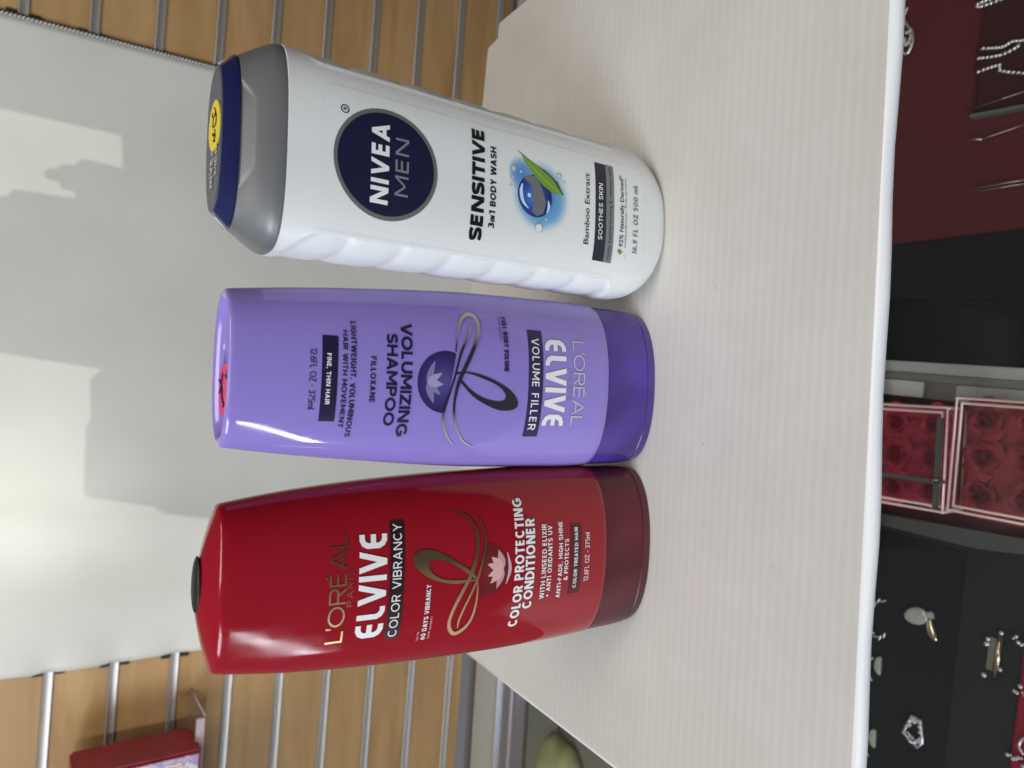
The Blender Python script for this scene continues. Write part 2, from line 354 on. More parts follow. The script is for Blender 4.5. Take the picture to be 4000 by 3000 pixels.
for k in range(-5, 10):
    zc = P0-k*PP
    zb = zc-PP+.0055 if k < 9 else zc-.026
    box('wood_panel', -1.5, 1.5, 0, .018, zb, zc-.0055, wood if k % 2 else wood2, slat, .0012)
    prof = [(-.0062, .004), (-.0062, -.0012), (-.0048, -.0026), (-.0020, -.0018), (.0020, -.0018), (.0048, -.0026), (.0062, -.0012), (.0062, .004)]
    V = [(x, y, zc+z) for x in (-1.5, 1.5) for z, y in prof]; n = len(prof)
    build('metal_strip', V, [(i, i+1, i+1+n, i+n) for i in range(n-1)], alu, slat, True, None, 30)

slot_m = mat('dark_slot', (.03, .022, .015), .7)
for k in (-3, -2, -1, 0, 1, 2, 3):
    zc = P0-k*PP
    for s_ in (-1, 1):
        for xe in (-.4310, .3945):
            box('slot', xe-.0035, xe+.0035, -.0030, .001, zc+s_*.0125-.0055, zc+s_*.0125+.0055, slot_m, slat)
# ------------------------------------------------------------------ white sheet hung on the wall
paper = mat('white_sheet', (.74, .74, .71), .55, spec=.3)
noise_color(paper, (.67, .66, .605), (.76, .75, .70), 5.0, (1, 1, 1), 9, .25, .60)
noise_bump(paper, 9, .25, .004, 2, (1, 1, .35))
sheet = tag(bpy.data.objects.new('backdrop_sheet', None), 'large white plastic sheet hung on the slatted wood wall behind the bottles', 'backdrop'); COL.objects.link(sheet); sheet.matrix_world = WALLM
V = []; F = []; nx, nz = 90, 70
for j in range(nz+1):
    z = .36-1.05*j/nz
    for i in range(nx+1):
        u = i/nx; xl = -.4276+.0018*math.sin(z*19)+.02*max(0, z-.1)*0; x = xl+(.3866-.028*(z-.02)-xl)*u
        k = (z-P0)/PP; dimp = .009*math.exp(-((k-round(k))/.12)**2)*math.exp(-(x+.4276)/.02)
        y = -.006-.006*math.sin(u*3.1)**2-.010*math.exp(-((u-.10)/.05)**2)*(.6+.4*math.sin(z*6+1))-.004*math.exp(-((u-.24-.05*z)/.03)**2)+dimp+.0015*math.sin(u*21+z*5)*math.exp(-u*5)
        V.append((x, y, z))
for j in range(nz):
    for i in range(nx): a = j*(nx+1)+i; F.append((a, a+1, a+nx+2, a+nx+1))
so = build('sheet', V, F, paper, sheet)
md = so.modifiers.new('thick', 'SOLIDIFY'); md.thickness = .004; md.offset = 1
# cut flute ends down the right edge
bm = bmesh.new(); z = .30
cut = mat('cut_edge_plastic', (.78, .78, .77), .4)
while z > -.30:
    x = .3866-.028*(z-.02)
    for s in (0,):
        bmesh.ops.create_uvsphere(bm, u_segments=7, v_segments=5, radius=1, matrix=Matrix.Translation((x+.0012, -.0085, z)) @ Matrix.Rotation(math.radians(38), 4, 'Y') @ Matrix.Diagonal((.0038, .0022, .0014, 1)))
    z -= .0044
from_bm('cut_edge', bm, cut, sheet, True)
bm = bmesh.new(); z = .30
tube_into(bm, [(.3866-.028*(zz-.02)+.0046, -.004, zz) for zz in (.30, 0, -.30)], .0022, 6)
from_bm('edge_seam', bm, mat('dark_seam', (.03, .015, .015), .7), sheet, True)

# ------------------------------------------------------------------ white corrugated board on which the bottles stand
board_m = mat('corrugated_plastic', (.62, .60, .57), .36, spec=.45)
n, l, b = nodes(board_m)
t = n.new('ShaderNodeTexCoord'); mp = n.new('ShaderNodeMapping'); wv = n.new('ShaderNodeTexWave'); nz = n.new('ShaderNodeTexNoise'); r = n.new('ShaderNodeValToRGB'); mx = n.new('ShaderNodeMix'); bp = n.new('ShaderNodeBump')
mp.inputs['Rotation'].default_value = (0, 0, math.radians(-3.7)); wv.bands_direction = 'Y'; wv.inputs['Scale'].default_value = PI*2/20/.0044*1.0; wv.inputs['Distortion'].default_value = .5; wv.inputs['Detail'].default_value = 2; wv.inputs['Detail Scale'].default_value = .6
mp2 = n.new('ShaderNodeMapping'); mp2.inputs['Scale'].default_value = (2.0, 70, 1); mp2.inputs['Rotation'].default_value = (0, 0, math.radians(-3.7)); nz.inputs['Scale'].default_value = 1.0; nz.inputs['Detail'].default_value = 5
l.new(t.outputs['Object'], mp.inputs[0]); l.new(mp.outputs[0], wv.inputs['Vector']); l.new(t.outputs['Object'], mp2.inputs[0]); l.new(mp2.outputs[0], nz.inputs['Vector'])
mul = n.new('ShaderNodeMath'); mul.operation = 'MULTIPLY'; l.new(wv.outputs['Fac'], mul.inputs[0]); l.new(nz.outputs[0], mul.inputs[1])
r.color_ramp.elements[0].position = .05; r.color_ramp.elements[1].position = .62; r.color_ramp.elements[0].color = (.643, .628, .600, 1); r.color_ramp.elements[1].color = (.675, .660, .632, 1)
l.new(mul.outputs[0], r.inputs[0])
sm = n.new('ShaderNodeTexNoise'); sm.inputs['Scale'].default_value = 11; sm.inputs['Detail'].default_value = 7; sm.inputs['Roughness'].default_value = .65; l.new(t.outputs['Object'], sm.inputs['Vector'])
sr = n.new('ShaderNodeValToRGB'); sr.color_ramp.elements[0].position = .30; sr.color_ramp.elements[1].position = .62; sr.color_ramp.elements[0].color = (.90, .895, .87, 1); sr.color_ramp.elements[1].color = (1, 1, 1, 1); l.new(sm.outputs[0], sr.inputs[0])
vo = n.new('ShaderNodeTexVoronoi'); vo.inputs['Scale'].default_value = 42; l.new(t.outputs['Object'], vo.inputs['Vector'])
vr = n.new('ShaderNodeValToRGB'); vr.color_ramp.elements[0].position = .012; vr.color_ramp.elements[1].position = .03; vr.color_ramp.elements[0].color = (.45, .42, .38, 1); vr.color_ramp.elements[1].color = (1, 1, 1, 1); l.new(vo.outputs['Distance'], vr.inputs[0])
m1 = n.new('ShaderNodeMix'); m1.data_type = 'RGBA'; m1.blend_type = 'MULTIPLY'; m1.inputs[0].default_value = 1; l.new(r.outputs[0], m1.inputs[6]); l.new(sr.outputs[0], m1.inputs[7])
m2 = n.new('ShaderNodeMix'); m2.data_type = 'RGBA'; m2.blend_type = 'MULTIPLY'; m2.inputs[0].default_value = .55; l.new(m1.outputs[2], m2.inputs[6]); l.new(vr.outputs[0], m2.inputs[7]); l.new(m2.outputs[2], b.inputs['Base Color'])
bp.inputs['Strength'].default_value = .13; bp.inputs['Distance'].default_value = .0003; l.new(mul.outputs[0], bp.inputs['Height']); l.new(bp.outputs[0], b.inputs['Normal'])
lip_m = noise_bump(mat('smooth_plastic_edge', (.80, .81, .83), .35, spec=.5), 40, .08, .0004)
brd = thing('corrugated_board', 'white corrugated plastic board with fine ribs carrying the three bottles', 'board')
rim = [(-.2028, .4076), (-.2035, .33), (-.204, .253), (-.2043, .1340)]
front = [(-.2043+.38*i/24+.0, .1390+.0253*i/24*1.0) for i in range(25)]
front = [(-.2043+(.2250+.2043)*i/24, .1340+(.1612-.1340)*i/24) for i in range(25)]
right = [(.2182, .30), (.2107, .391), (.2075, .4115), (.2057, .4216), (.1963, .4217), (.1931, .4329), (.1562, .4345), (.0337, .4297), (-.084, .4210)]
pts = rim[:-1]+front+right
o = prism('top_sheet', pts, -.0042, 0.0, board_m, brd)
# folded front lip
prof = [(0, 0), (-.0010, -.0002), (-.0021, -.0009), (-.0026, -.0018), (-.0029, -.0030), (-.0029, -.0046), (-.0025, -.0051), (-.0006, -.0051), (-.0006, -.0045), (0, -.0042)]
V = []
for i in range(25):
    fx, fy = front[i]; wob = .0005*math.sin(i*1.3)+.0004*math.sin(i*.47+1)
    for q in prof: V.append((fx, fy+q[0]+wob*(q[0] < -.002), q[1]))
n_ = len(prof); F = [(i*n_+k, i*n_+(k+1) % n_, (i+1)*n_+(k+1) % n_, (i+1)*n_+k) for i in range(24) for k in range(n_)]
build('front_lip', V, F, lip_m, brd, True, None, 40)
prism('back_support', [(-.18, .393), (.085, .4195), (.085, .4285), (-.18, .402)], -.455, -.0045, mat('dark_support', (.03, .03, .03), .7), brd)
# thin bright edge along the left side
bm = bmesh.new(); tube_into(bm, [(-.2030, .4070, -.002), (-.2038, .33, -.002), (-.2043, .253, -.002), (-.2046, .138, -.002)], .0021, 8)
from_bm('side_edge', bm, lip_m, brd, True)

# ------------------------------------------------------------------ bottles: shared
def front_fn(A, B, n):
    def f(x, z):
        a = hermite(A, z); b = hermite(B, z); q = min(abs(x/a), .9995); return -b*(1-q**n)**(1/n)
    return f
white_ink = mat('white_ink', (.86, .86, .87), .35); black_ink = mat('black_ink', (.006, .006, .008), .35); grey_ink = mat('grey_ink', (.22, .225, .235), .35)

# ------------------------------------------------------------------ white body wash bottle
NA = [(.0, .0205), (.004, .028), (.009, .0328), (.016, .0358), (.025, .0366), (.10, .0369), (.165, .0374), (.1815, .0370)]
NB = [(.0, .0178), (.002, .0188), (.006, .0193), (.03, .0196), (.1, .0197), (.16, .0196), (.1815, .0190)]
niv = thing('body_wash_bottle', 'white body wash bottle with grey shoulder cap and round navy badge, its ribbed sides standing beside the purple bottle', 'bottle', (.0610, .2745, 0), math.radians(7))
niv['label'] = 'white body wash bottle with grey and navy cap and round navy badge'
nw = noise_bump(mat('white_bottle_plastic', (.80, .81, .80), .30, spec=.5, sss=.15), 25, .05, .0006)
ZT, ZBm = .1715, .0315
def nwarp(x, y, z):
    a = hermite(NA, z); xr = .0302+.0068*sstep(.168, .180, z)+.0068*sstep(.0335, .026, z)
    ax = abs(x); inn = sstep(xr, xr+.0011, ax)*(1 if y < .0005 else 1)
    zz = z+.35*(-y if True else 0)*.0
    tt = ((z-.0285-.22*(y+.012)) % .0215)/.0215
    pil = .0010*abs(2*tt-1)**3.2
    d = inn*(.0008+pil)*sstep(.024, .033, z)*sstep(.181, .174, z)
    rid = .00035*math.exp(-((ax-xr+.0004)/.0008)**2)*sstep(.026, .032, z)*sstep(.176, .170, z)
    k = 1-(d-rid)/max(.02, math.hypot(x, y))
    return (x*k, y*(1-(d*.35-rid)/.02), z)
zs = [0, .0006, .0014, .0025, .004, .0055, .007, .009, .0115, .014, .017, .020]+[.020+.0012*i for i in range(1, 133)]+[.1800, .1808, .1813]
rings = []
for z in zs:
    s = .965 if z == 0 else (.99 if z < .001 else 1)
    rings.append(ring_pts(hermite(NA, z)*s, hermite(NB, z)*s, 2.9, z, 220, nwarp))
rings.append(ring_pts(.0362, .0182, 2.9, .1816, 220))
V, F = loft(rings); nbody = build('body', V, F, nw, niv, True, None, 50)
# cap: grey shoulder with thumb recess
gcap = mat('satin_grey_plastic', (.185, .19, .196), .40, metal=.25, spec=.5)
CA = [(.1815, .0370), (.184, .0366), (.188, .0346), (.1955, .0300)]; CB = [(.1815, .0190), (.184, .0187), (.188, .0173), (.1955, .0130)]
def cwarp(x, y, z):
    if y < 0:
        xe = .0122+(.0182-.0122)*min(1, max(0, (z-.1916)/(.1955-.1916)))
        ins = sstep(xe+.0005, xe-.0005, abs(x))*sstep(.1910, .1917, z)
        y += ins*(.00012+.0005*min(1, max(0, (z-.1917)/.0038)))
    return (x, y, z)
rings = [ring_pts(.0364, .0184, 2.9, .1812, 360), ring_pts(.0368, .0188, 2.85, .1817, 360)]
z = .1822
while z < .1957:
    nn = 2.85-.35*sstep(.184, .195, z); rings.append(ring_pts(hermite(CA, z), hermite(CB, z), nn, z, 360, cwarp)); z += .00045
rings.append(ring_pts(.0285, .0118, 2.5, .1957, 360))
V, F = loft(rings); build('shoulder_cap', V, F, gcap, niv, True, None, 30)
navy = mat('navy_gloss', (.012, .016, .085), .12, spec=.6, coat=.6)
slate = mat('slate_plastic', (.085, .088, .115), .4)
rings = [ring_pts(.0292, .0122, 2.5, .1953, 160), ring_pts(.0302, .0131, 2.5, .1957, 160), ring_pts(.0303, .0131, 2.5, .1962, 160), ring_pts(.0262, .0112, 2.4, .2000, 160), ring_pts(.0256, .0109, 2.4, .2006, 160), ring_pts(.0250, .0105, 2.4, .2007, 160)]
V, F = loft(rings); lid = build('flip_lid', V, F, navy, niv, True, None, 40)
rings = [ring_pts(.0252, .0106, 2.4, .2004, 160), ring_pts(.0252, .0106, 2.4, .20085, 160), ring_pts(.0240, .0098, 2.4, .2011, 160), ring_pts(.0225, .0088, 2.4, .2010, 160)]
V, F = loft(rings); build('lid_panel', V, F, slate, lid, True, None, 40)
silver = mat('silver_print', (.60, .60, .63), .3, metal=.6)
# rim highlight at the lid ends, put in as pale strips
pgp = mat('pale_glint_grey', (.45, .45, .5), .3)
for s in (-1, 1): bm = bmesh.new(); tube_into(bm, [(s*.0304, 0, .1958), (s*.0285, 0, .1978), (s*.0264, 0, .2001)], .0006, 6); from_bm('lid_end_glint', bm, pgp, lid, True)
# letters on the lid top, under the sticker's left
bm = bmesh.new()
def flat_text(bm, s, x0, x1, y0, y1, t, z, gap=.16):
    asp = abs(x1-x0)/abs(y1-y0); tot = sum(max(GW.get(c, .6), t) for c in s)+gap*(len(s)-1); k = asp/tot; x = 0
    for c in s:
        w = max(GW.get(c, .6), t)
        for q in glyph(c, w, t):
            vs = [bm.verts.new((x0+(x+p[0])*k*(y1-y0), y0+(y1-y0)*p[1], z)) for p in q]
            try: bm.faces.new(vs)
            except ValueError: pass
        x += w+gap
flat_text(bm, 'NIVEA', -.0170, -.0030, -.0012, .0030, .2, .20125); flat_text(bm, 'MEN', -.0135, -.0035, -.0066, -.0030, .16, .20125)
from_bm('lid_lettering', bm, silver, lid)
yel = mat('yellow_sticker', (.85, .66, .03), .5); pen = mat('black_pen', (.01, .01, .015), .5)
bm = bmesh.new(); N_ = 40
prism_into(bm, [(.0040+.0086*math.cos(2*PI*i/N_), -.0020+.0076*math.sin(2*PI*i/N_)) for i in range(N_)], .2009, .20145)
ysti = from_bm('price_sticker', bm, yel, lid)
bm = bmesh.new()
for q in ([(.0100, -.0020), (.0090, -.0036), (.0076, -.0040), (.0070, -.0020), (.0076, .0004), (.0090, .0000)], [(.0074, -.0050), (.0040, -.0052), (.0036, -.0010), (.0066, -.0012)], [(.0022, -.0032), (.0010, -.0044), (.0002, -.0020), (.0014, -.0010), (-.0004, -.0050), (-.0016, -.0022), (-.0020, -.0046)]):
    tube_into(bm, [(a, b_, .20150) for a, b_ in catmull(q, 5)], .00028, 5)
from_bm('pen_mark', bm, pen, ysti)
# printed front
NF = front_fn(NA, NB, 2.9); p = Print(NF)
film = mat('clear_label_film', (.80, .815, .81), .2, spec=.5, coat=.2)
def rrect(x0, x1, z0, z1, r, n=6):
    return arc(x1-r, z1-r, r, r, 0, 90, n)+arc(x0+r, z1-r, r, r, 90, 180, n)+arc(x0+r, z0+r, r, r, 180, 270, n)+arc(x1-r, z0+r, r, r, 270, 360, n)
p.poly(rrect(-.0262, .0225, .0150, .1690, .004), film, .00008)
p.disc(-.0025, .1451, .0203, mat('badge_grey_ring', (.20, .215, .20), .3, metal=.3), .00016, .0206, 60)
p.disc(-.0025, .1452, .0187, mat('badge_navy', (.010, .013, .045), .25, spec=.5, coat=.3), .00024, .0191, 60)
p.text('NIVEA', -.0173, .0122, .1446, .1516, .22, white_ink, .0003, .16)
p.text('MEN', -.0132, .0081, .1367, .1421, .15, mat('badge_grey_ink', (.22, .23, .27), .35), .0003, .22)
p.disc(.0141, .1617, .0016, black_ink, .00016, None, 24); p.disc(.0141, .1617, .00115, film, .00022, None, 24); p.text('R', .0136, .0147, .1610, .1624, .2, black_ink, .0003)
p.text('SENSITIVE', -.0242, .0204, .1034, .1093, .26, black_ink, .0003, .07)
p.text('3', -.0186, -.0163, .0981, .1010, .22, black_ink); p.text('IN', -.0159, -.0135, .0981, .1001, .26, black_ink, .0003, .14); p.text('1', -.0130, -.0117, .0980, .1009, .22, black_ink); p.text('BODY WASH', -.0099, .0142, .0979, .1007, .22, black_ink, .0003, .12)
def radial(name, c, rad, stops, alpha=None, zs=1.0, rough=.3):
    m = mat(name, (.5, .5, .5), rough); n, l, b = nodes(m)
    t = n.new('ShaderNodeTexCoord'); mp = n.new('ShaderNodeMapping'); mp.vector_type = 'POINT'; mp.inputs['Location'].default_value = (-c[0]/rad, 0, -c[1]/rad/zs); mp.inputs['Scale'].default_value = (1/rad, 0, 1/rad/zs)
    ln = n.new('ShaderNodeVectorMath'); ln.operation = 'LENGTH'; rr = n.new('ShaderNodeValToRGB')
    l.new(t.outputs['Object'], mp.inputs[0]); l.new(mp.outputs[0], ln.inputs[0]); l.new(ln.outputs['Value'], rr.inputs[0])
    e = rr.color_ramp.elements
    e[0].position, e[0].color = stops[0][0], (*stops[0][1], 1); e[1].position, e[1].color = stops[-1][0], (*stops[-1][1], 1)
    for ps, cc in stops[1:-1]: q = e.new(ps); q.color = (*cc, 1)
    l.new(rr.outputs[0], b.inputs['Base Color'])
    if alpha:
        ra = n.new('ShaderNodeValToRGB'); ra.color_ramp.interpolation = 'EASE'; ra.color_ramp.elements[0].position = alpha[0]; ra.color_ramp.elements[0].color = (1, 1, 1, 1); ra.color_ramp.elements[1].position = alpha[1]; ra.color_ramp.elements[1].color = (0, 0, 0, 1)
        l.new(ln.outputs['Value'], ra.inputs[0]); l.new(ra.outputs[0], b.inputs['Alpha'])
    return m
p.disc(-.0015, .0752, .0165, radial('water_glow', (-.0015, .0752), .0165, [(.3, (.06, .20, .55)), (.75, (.20, .52, .80)), (1, (.6, .8, .9))], (.45, 1.0)), .00014, .0170, 48)
p.disc(.0062, .0855, .0085, radial('water_glow_high', (.0062, .0855), .0085, [(.2, (.10, .26, .62)), (1, (.35, .62, .85))], (.2, 1.0)), .00017, .0062, 36)
p.disc(-.0018, .0784, .0088, radial('water_ball', (-.0028, .0800), .0095, [(0, (.08, .20, .62)), (.55, (.02, .07, .36)), (.95, (.006, .02, .12)), (1, (.006, .02, .12))]), .00022, .0088, 40)
gsw = mat('grey_swoosh', (.16, .17, .18), .35)
p.poly([(.0050, .0850), (.0066, .0812), (.0064, .0775), (.0040, .0760), (.0005, .0742), (-.0040, .0728), (-.0086, .0742), (-.0100, .0775), (-.0085, .0800), (-.0050, .0790), (-.0010, .0795), (.0025, .0810)], gsw, .00027)
pale = mat('ball_highlight', (.62, .78, .95), .3)
p.stroke([(-.0075, .0818), (-.0050, .0846), (-.0010, .0856), (.0022, .0850)], [.0004, .0014, .0016, .0005], pale, .00029); p.stroke([(-.0082, .0722), (-.0050, .0712), (-.0026, .0716)], [.0004, .0013, .0004], pale, .00029); p.disc(-.0020, .0815, .0009, pale, .00029, None, 14)
leaf = mat('leaf_green', (.17, .33, .03), .35); leafd = mat('leaf_shadow', (.05, .06, .06), .4)
p.poly([(.0158, .0872), (.0140, .0840), (.0118, .0788), (.0096, .0726), (.0062, .0668), (.0012, .0634), (.0010, .0650), (.0060, .0690), (.0105, .0760), (.0135, .0835), (.0148, .0862)][::1], leafd, .00027)
p.poly([(.0148, .0858), (.0135, .0836), (.0110, .0770), (.0070, .0694), (.0012, .0640), (.0010, .0690), (.0030, .0740), (.0070, .0790), (.0115, .0838)], leaf, .00030)
p.stroke([(.0148, .0858), (.0100, .0800), (.0050, .0720), (.0012, .0645)], [.0002, .0006, .0006, .0002], mat('leaf_vein', (.30, .47, .08), .4), .00033)
drop_m = mat('droplet_print', (.52, .66, .74), .3); drop_d = mat('droplet_rim', (.30, .38, .42), .3)
for x, z, r_ in ((.0077, .0895, .0012), (.0070, .0858, .0007), (.0039, .0898, .0007), (.0004, .0909, .0006), (.0091, .0658, .0013), (.0069, .0631, .0006), (-.0146, .0758, .0020), (-.0105, .0724, .0006)):
    p.disc(x, z, r_, drop_d, .00033, None, 18); p.disc(x-.12*r_, z+.1*r_, r_*.82, drop_m if r_ < .0018 else film, .00036, None, 18)
p.bfont('Bamboo Extract', -.0176, .0137, .0488, .0515, black_ink, .0003, .006)
p.rect(-.0237, .0199, .0388, .0453, mat('bar_navy', (.012, .014, .032), .3), .00018); p.rect(-.0238, .0201, .0341, .0388, mat('bar_grey', (.21, .215, .22), .35), .00018)
p.text('SOOTHES SKIN', -.0145, .0106, .0410, .0434, .16, white_ink, .0003, .14)
p.bfont('Visibly healthy-looking & resistant skin', -.0231, .0191, .0357, .0375, mat('dim_ink', (.035, .036, .04), .4), .0003)
p.bfont('92% Naturally Derived*', -.0159, .0167, .0284, .0307, black_ink, .0003, .006)
p.bfont('including purified water + 2% skin safe systems', -.0159, .0157, .0266, .0275, black_ink, .0003, .004)
p.text('16.9 FL OZ 500 mL', -.0177, .0143, .0194, .0223, .19, grey_ink, .0003, .14)
p.stroke([(-.0197, .0274), (-.0186, .0288)], .0018, white_ink, .00030); p.disc(-.0199, .0271, .0009, white_ink, .00030, None, 14); p.stroke([(-.0187, .0287), (-.0180, .0300)], .0020, leaf, .00033); p.disc(-.0179, .0302, .0010, leaf, .00033, None, 14); p.stroke([(-.0201, .0266), (-.0193, .0272)], .0003, grey_ink, .00036)
p.finish('front_print', nbody)

# ------------------------------------------------------------------ two shampoo style bottles standing on their caps
def elvive_body(parent, A, B, ztop, m, domed):
    rings = [ring_pts(hermite(A, A[0][0])*.955, hermite(B, B[0][0])*.93, 2.25, A[0][0]+.0002, 160), ring_pts(hermite(A, A[0][0])*.985, hermite(B, B[0][0])*.975, 2.25, A[0][0]+.0001, 160)]
    n_ = 70
    for i in range(n_+1):
        z = A[0][0]+.0012+(ztop-A[0][0]-.0022)*i/n_; rings.append(ring_pts(hermite(A, z), hermite(B, z), 2.25, z, 160))
    a1, b1 = hermite(A, ztop), hermite(B, ztop)
    if domed:
        for s, dz in ((.995, .0000), (.985, .0004), (.965, .0008)): rings.append(ring_pts(a1*s, b1*s, 2.25, ztop-.0003+dz, 160))
        for i in range(1, 15):
            s = .96*(1-i/15); rings.append(ring_pts(a1*s, b1*s, 2.25-.25*i/15, ztop+.0006+.0060*(1-(s/.96)**1.5), 160))
    else:
        for s, dz in ((.997, .0001), (.985, .0006), (.965, .0009), (.93, .0009), (.90, .0006), (.875, -.0002), (.84, -.0012), (.78, -.0018), (.6, -.0022), (.3, -.0024), (.05, -.0024)):
            d_ = a1*(1-s); rings.append(ring_pts(a1-d_, max(.0006, b1-d_*.9 if s > .7 else b1*s*.9), 2.25, ztop-.0002+dz, 160))
    V, F = loft(rings); return build('body', V, F, m, parent, True, None, 60)
def elvive_cap(parent, a, b, h, m):
    rings = []
    for s, z in ((.945, 0), (.965, .0003), (.972, .0012), (.978, .0030), (.986, .0052), (.978, .0055), (.978, .0058), (.992, .0062), (1.0, .012), (1.003, .020), (1.003, h-.0015), (.998, h), (.95, h+.0003)):
        d_ = a*(1-s); rings.append(ring_pts(a-d_, b-d_, 2.25, z, 160, lambda x, y, z: (x, y+(.0010*sstep(.012, .004, abs(x-.001))*sstep(.027, .018, z)*sstep(.007, .011, z) if y < 0 else 0), z)))
    rr = []
    V, F = loft(rings); return build('cap', V, F, m, parent, True, None, 25)
def ramp_x(name, stops, rough=.25, metal=.7):
    m = mat(name, (.5, .5, .5), rough, metal=metal); n, l, b = nodes(m)
    t = n.new('ShaderNodeTexCoord'); s_ = n.new('ShaderNodeSeparateXYZ'); mrr = n.new('ShaderNodeMapRange'); rr = n.new('ShaderNodeValToRGB')
    mrr.inputs[1].default_value = -.03; mrr.inputs[2].default_value = .03
    l.new(t.outputs['Object'], s_.inputs[0]); l.new(s_.outputs[0], mrr.inputs[0]); l.new(mrr.outputs[0], rr.inputs[0]); l.new(rr.outputs[0], b.inputs['Base Color'])
    e = rr.color_ramp.elements; f = lambda x: (x+.03)/.06
    e[0].position, e[0].color = f(stops[0][0]), (*stops[0][1], 1); e[1].position, e[1].color = f(stops[-1][0]), (*stops[-1][1], 1)
    for ps, cc in stops[1:-1]: q = e.new(f(ps)); q.color = (*cc, 1)
    return m
# purple
PA = [(.031, .0378), (.045, .0381), (.062, .0377), (.095, .0368), (.11, .0360), (.15, .0328), (.175, .0303), (.1945, .0278)]
PB = [(.031, .0192), (.05, .0197), (.08, .0194), (.11, .0182), (.15, .0156), (.1945, .0118)]
pur = thing('shampoo_bottle', 'glossy purple shampoo bottle standing upside down on its darker violet cap', 'bottle', (-.0170, .2700, 0), math.radians(5))
pm = noise_bump(mat('lilac_pearl_plastic', (.30, .225, .64), .24, spec=.3, coat=.5, coat_rough=.03, sss=.1), 22, .16, .0012, 2, (1, 1, .5))
pc = noise_color(noise_bump(mat('violet_cap_plastic', (.060, .030, .30), .25, spec=.4, coat=.15), 40, .05, .0008), (.046, .020, .18), (.105, .050, .36), 38, (1, 1, .8), 1, .3, .7)
rough_noise(pm, .02, .16, 70, (1, 1, .4)); pbody = elvive_body(pur, PA, PB, .1945, pm, False); elvive_cap(pur, .0371, .0186, .0312, pc)
PF = front_fn(PA, PB, 2.25); p = Print(PF)
pk = mat('deep_violet_ink', (.016, .010, .050), .35); pk2 = mat('violet_bar_ink', (.030, .014, .085), .35)
p.text('12.6FL OZ - 375ml', .0080, -.0135, .1683, .1659, .11, pk, .0003, .10)
p.rect(.0131, -.0177, .1582, .1640, pk, .00018); p.text('FINE, THIN HAIR', .0067, -.0116, .1623, .1607, .2, white_ink, .0003, .16)
p.text('HAIR WITH MOVEMENT', .0153, -.0200, .1566, .1547, .2, pk, .0003, .16)
p.text('LIGHTWEIGHT, VOLUMINOUS', .0188, -.0234, .1536, .1515, .2, pk, .0003, .16)
p.text('FILLOXANE', .0064, -.0106, .1460, .1439, .2, pk, .0003, .18)
p.text('SHAMPOO', .0153, -.0191, .1398, .1355, .21, pk, .0003, .10)
p.text('VOLUMIZING', .0198, -.0231, .1341, .1295, .21, pk, .0003, .10)
# half ball with petals
ball = radial('violet_ball', (-.0018, .1165), .0125, [(0, (.10, .08, .30)), (.6, (.045, .032, .17)), (1, (.022, .014, .085))])
cut_line = lambda x: .1108+(.0104-x)*(.1152-.1108)/(.0104+.0139)
pts = [(-.0018+.0121*math.cos(math.radians(a)), .1151+.0121*math.sin(math.radians(a))) for a in range(-14, 186, 5)]
pts = [(x, max(z, cut_line(x))) for x, z in pts]+[(-.0128, cut_line(-.0128)), (.0095, cut_line(.0095))]
p.poly(pts, ball, .00018)
petal_m = mat('pale_petal_print', (.22, .20, .42), .35); petal_l = mat('petal_light_print', (.36, .34, .55), .35)
def petal(p, x, z, ang, L, w, m, off):
    c, s = math.cos(math.radians(ang)), math.sin(math.radians(ang)); q = []
    for i in range(9): t_ = i/8; q.append((t_*L, w*math.sin(PI*t_**.8)*(1-.2*t_)))
    q2 = [(a, -b_) for a, b_ in q[::-1][1:-1]]
    p.poly([(x+a*c-b_*s, z+a*s+b_*c) for a, b_ in q+q2], m, off)
for k, (an, L, w) in enumerate(((-158, .0088, .0015), (-20, .0092, .0014), (-128, .0078, .0014), (-58, .0075, .0015), (-95, .0070, .0017))): petal(p, -.0022, .1232, an, L, w, petal_m if k < 3 else petal_l, .00021+k*.00002)
foilp = ramp_x('silver_gold_foil', [(-.028, (.66, .62, .58)), (-.018, (.50, .46, .44)), (-.013, (.05, .045, .065)), (.0125, (.06, .055, .075)), (.0175, (.52, .47, .40)), (.027, (.74, .68, .58))], .3, .55)  # foil reflections painted into the colour: pale ends, dark middle
def ring_strip(p, out, inn, m, off):
    n_ = min(len(out), len(inn))
    def rs(c, k):
        c = catmull(c, 12); L = [0]
        for a, b_ in zip(c, c[1:]): L.append(L[-1]+math.hypot(a[0]-b_[0], a[1]-b_[1]))
        res = []; j = 0
        for i in range(k+1):
            d = L[-1]*i/k
            while j < len(L)-2 and L[j+1] < d: j += 1
            f_ = (d-L[j])/max(1e-9, L[j+1]-L[j]); res.append((c[j][0]+(c[j+1][0]-c[j][0])*f_, c[j][1]+(c[j+1][1]-c[j][1])*f_))
        return res
    a, b_ = rs(out, 44), rs(inn, 44); p.polys([[a[i], a[i+1], b_[i+1], b_[i]] for i in range(44)], m, off)
ring_strip(p, [(.0020, .1112), (.0025, .1051), (.0013, .0983), (-.0011, .0913), (-.0044, .0851), (-.0079, .0818), (-.0105, .0815), (-.0121, .0844), (-.0122, .0904), (-.0098, .0976), (-.0065, .1036), (-.0012, .1094)],
           [(.0012, .1110), (.0020, .1057), (.0001, .0983), (-.0026, .0912), (-.0060, .0877), (-.0083, .0884), (-.0087, .0925), (-.0076, .0978), (-.0048, .1037), (-.0008, .1083)], foilp, .00036)
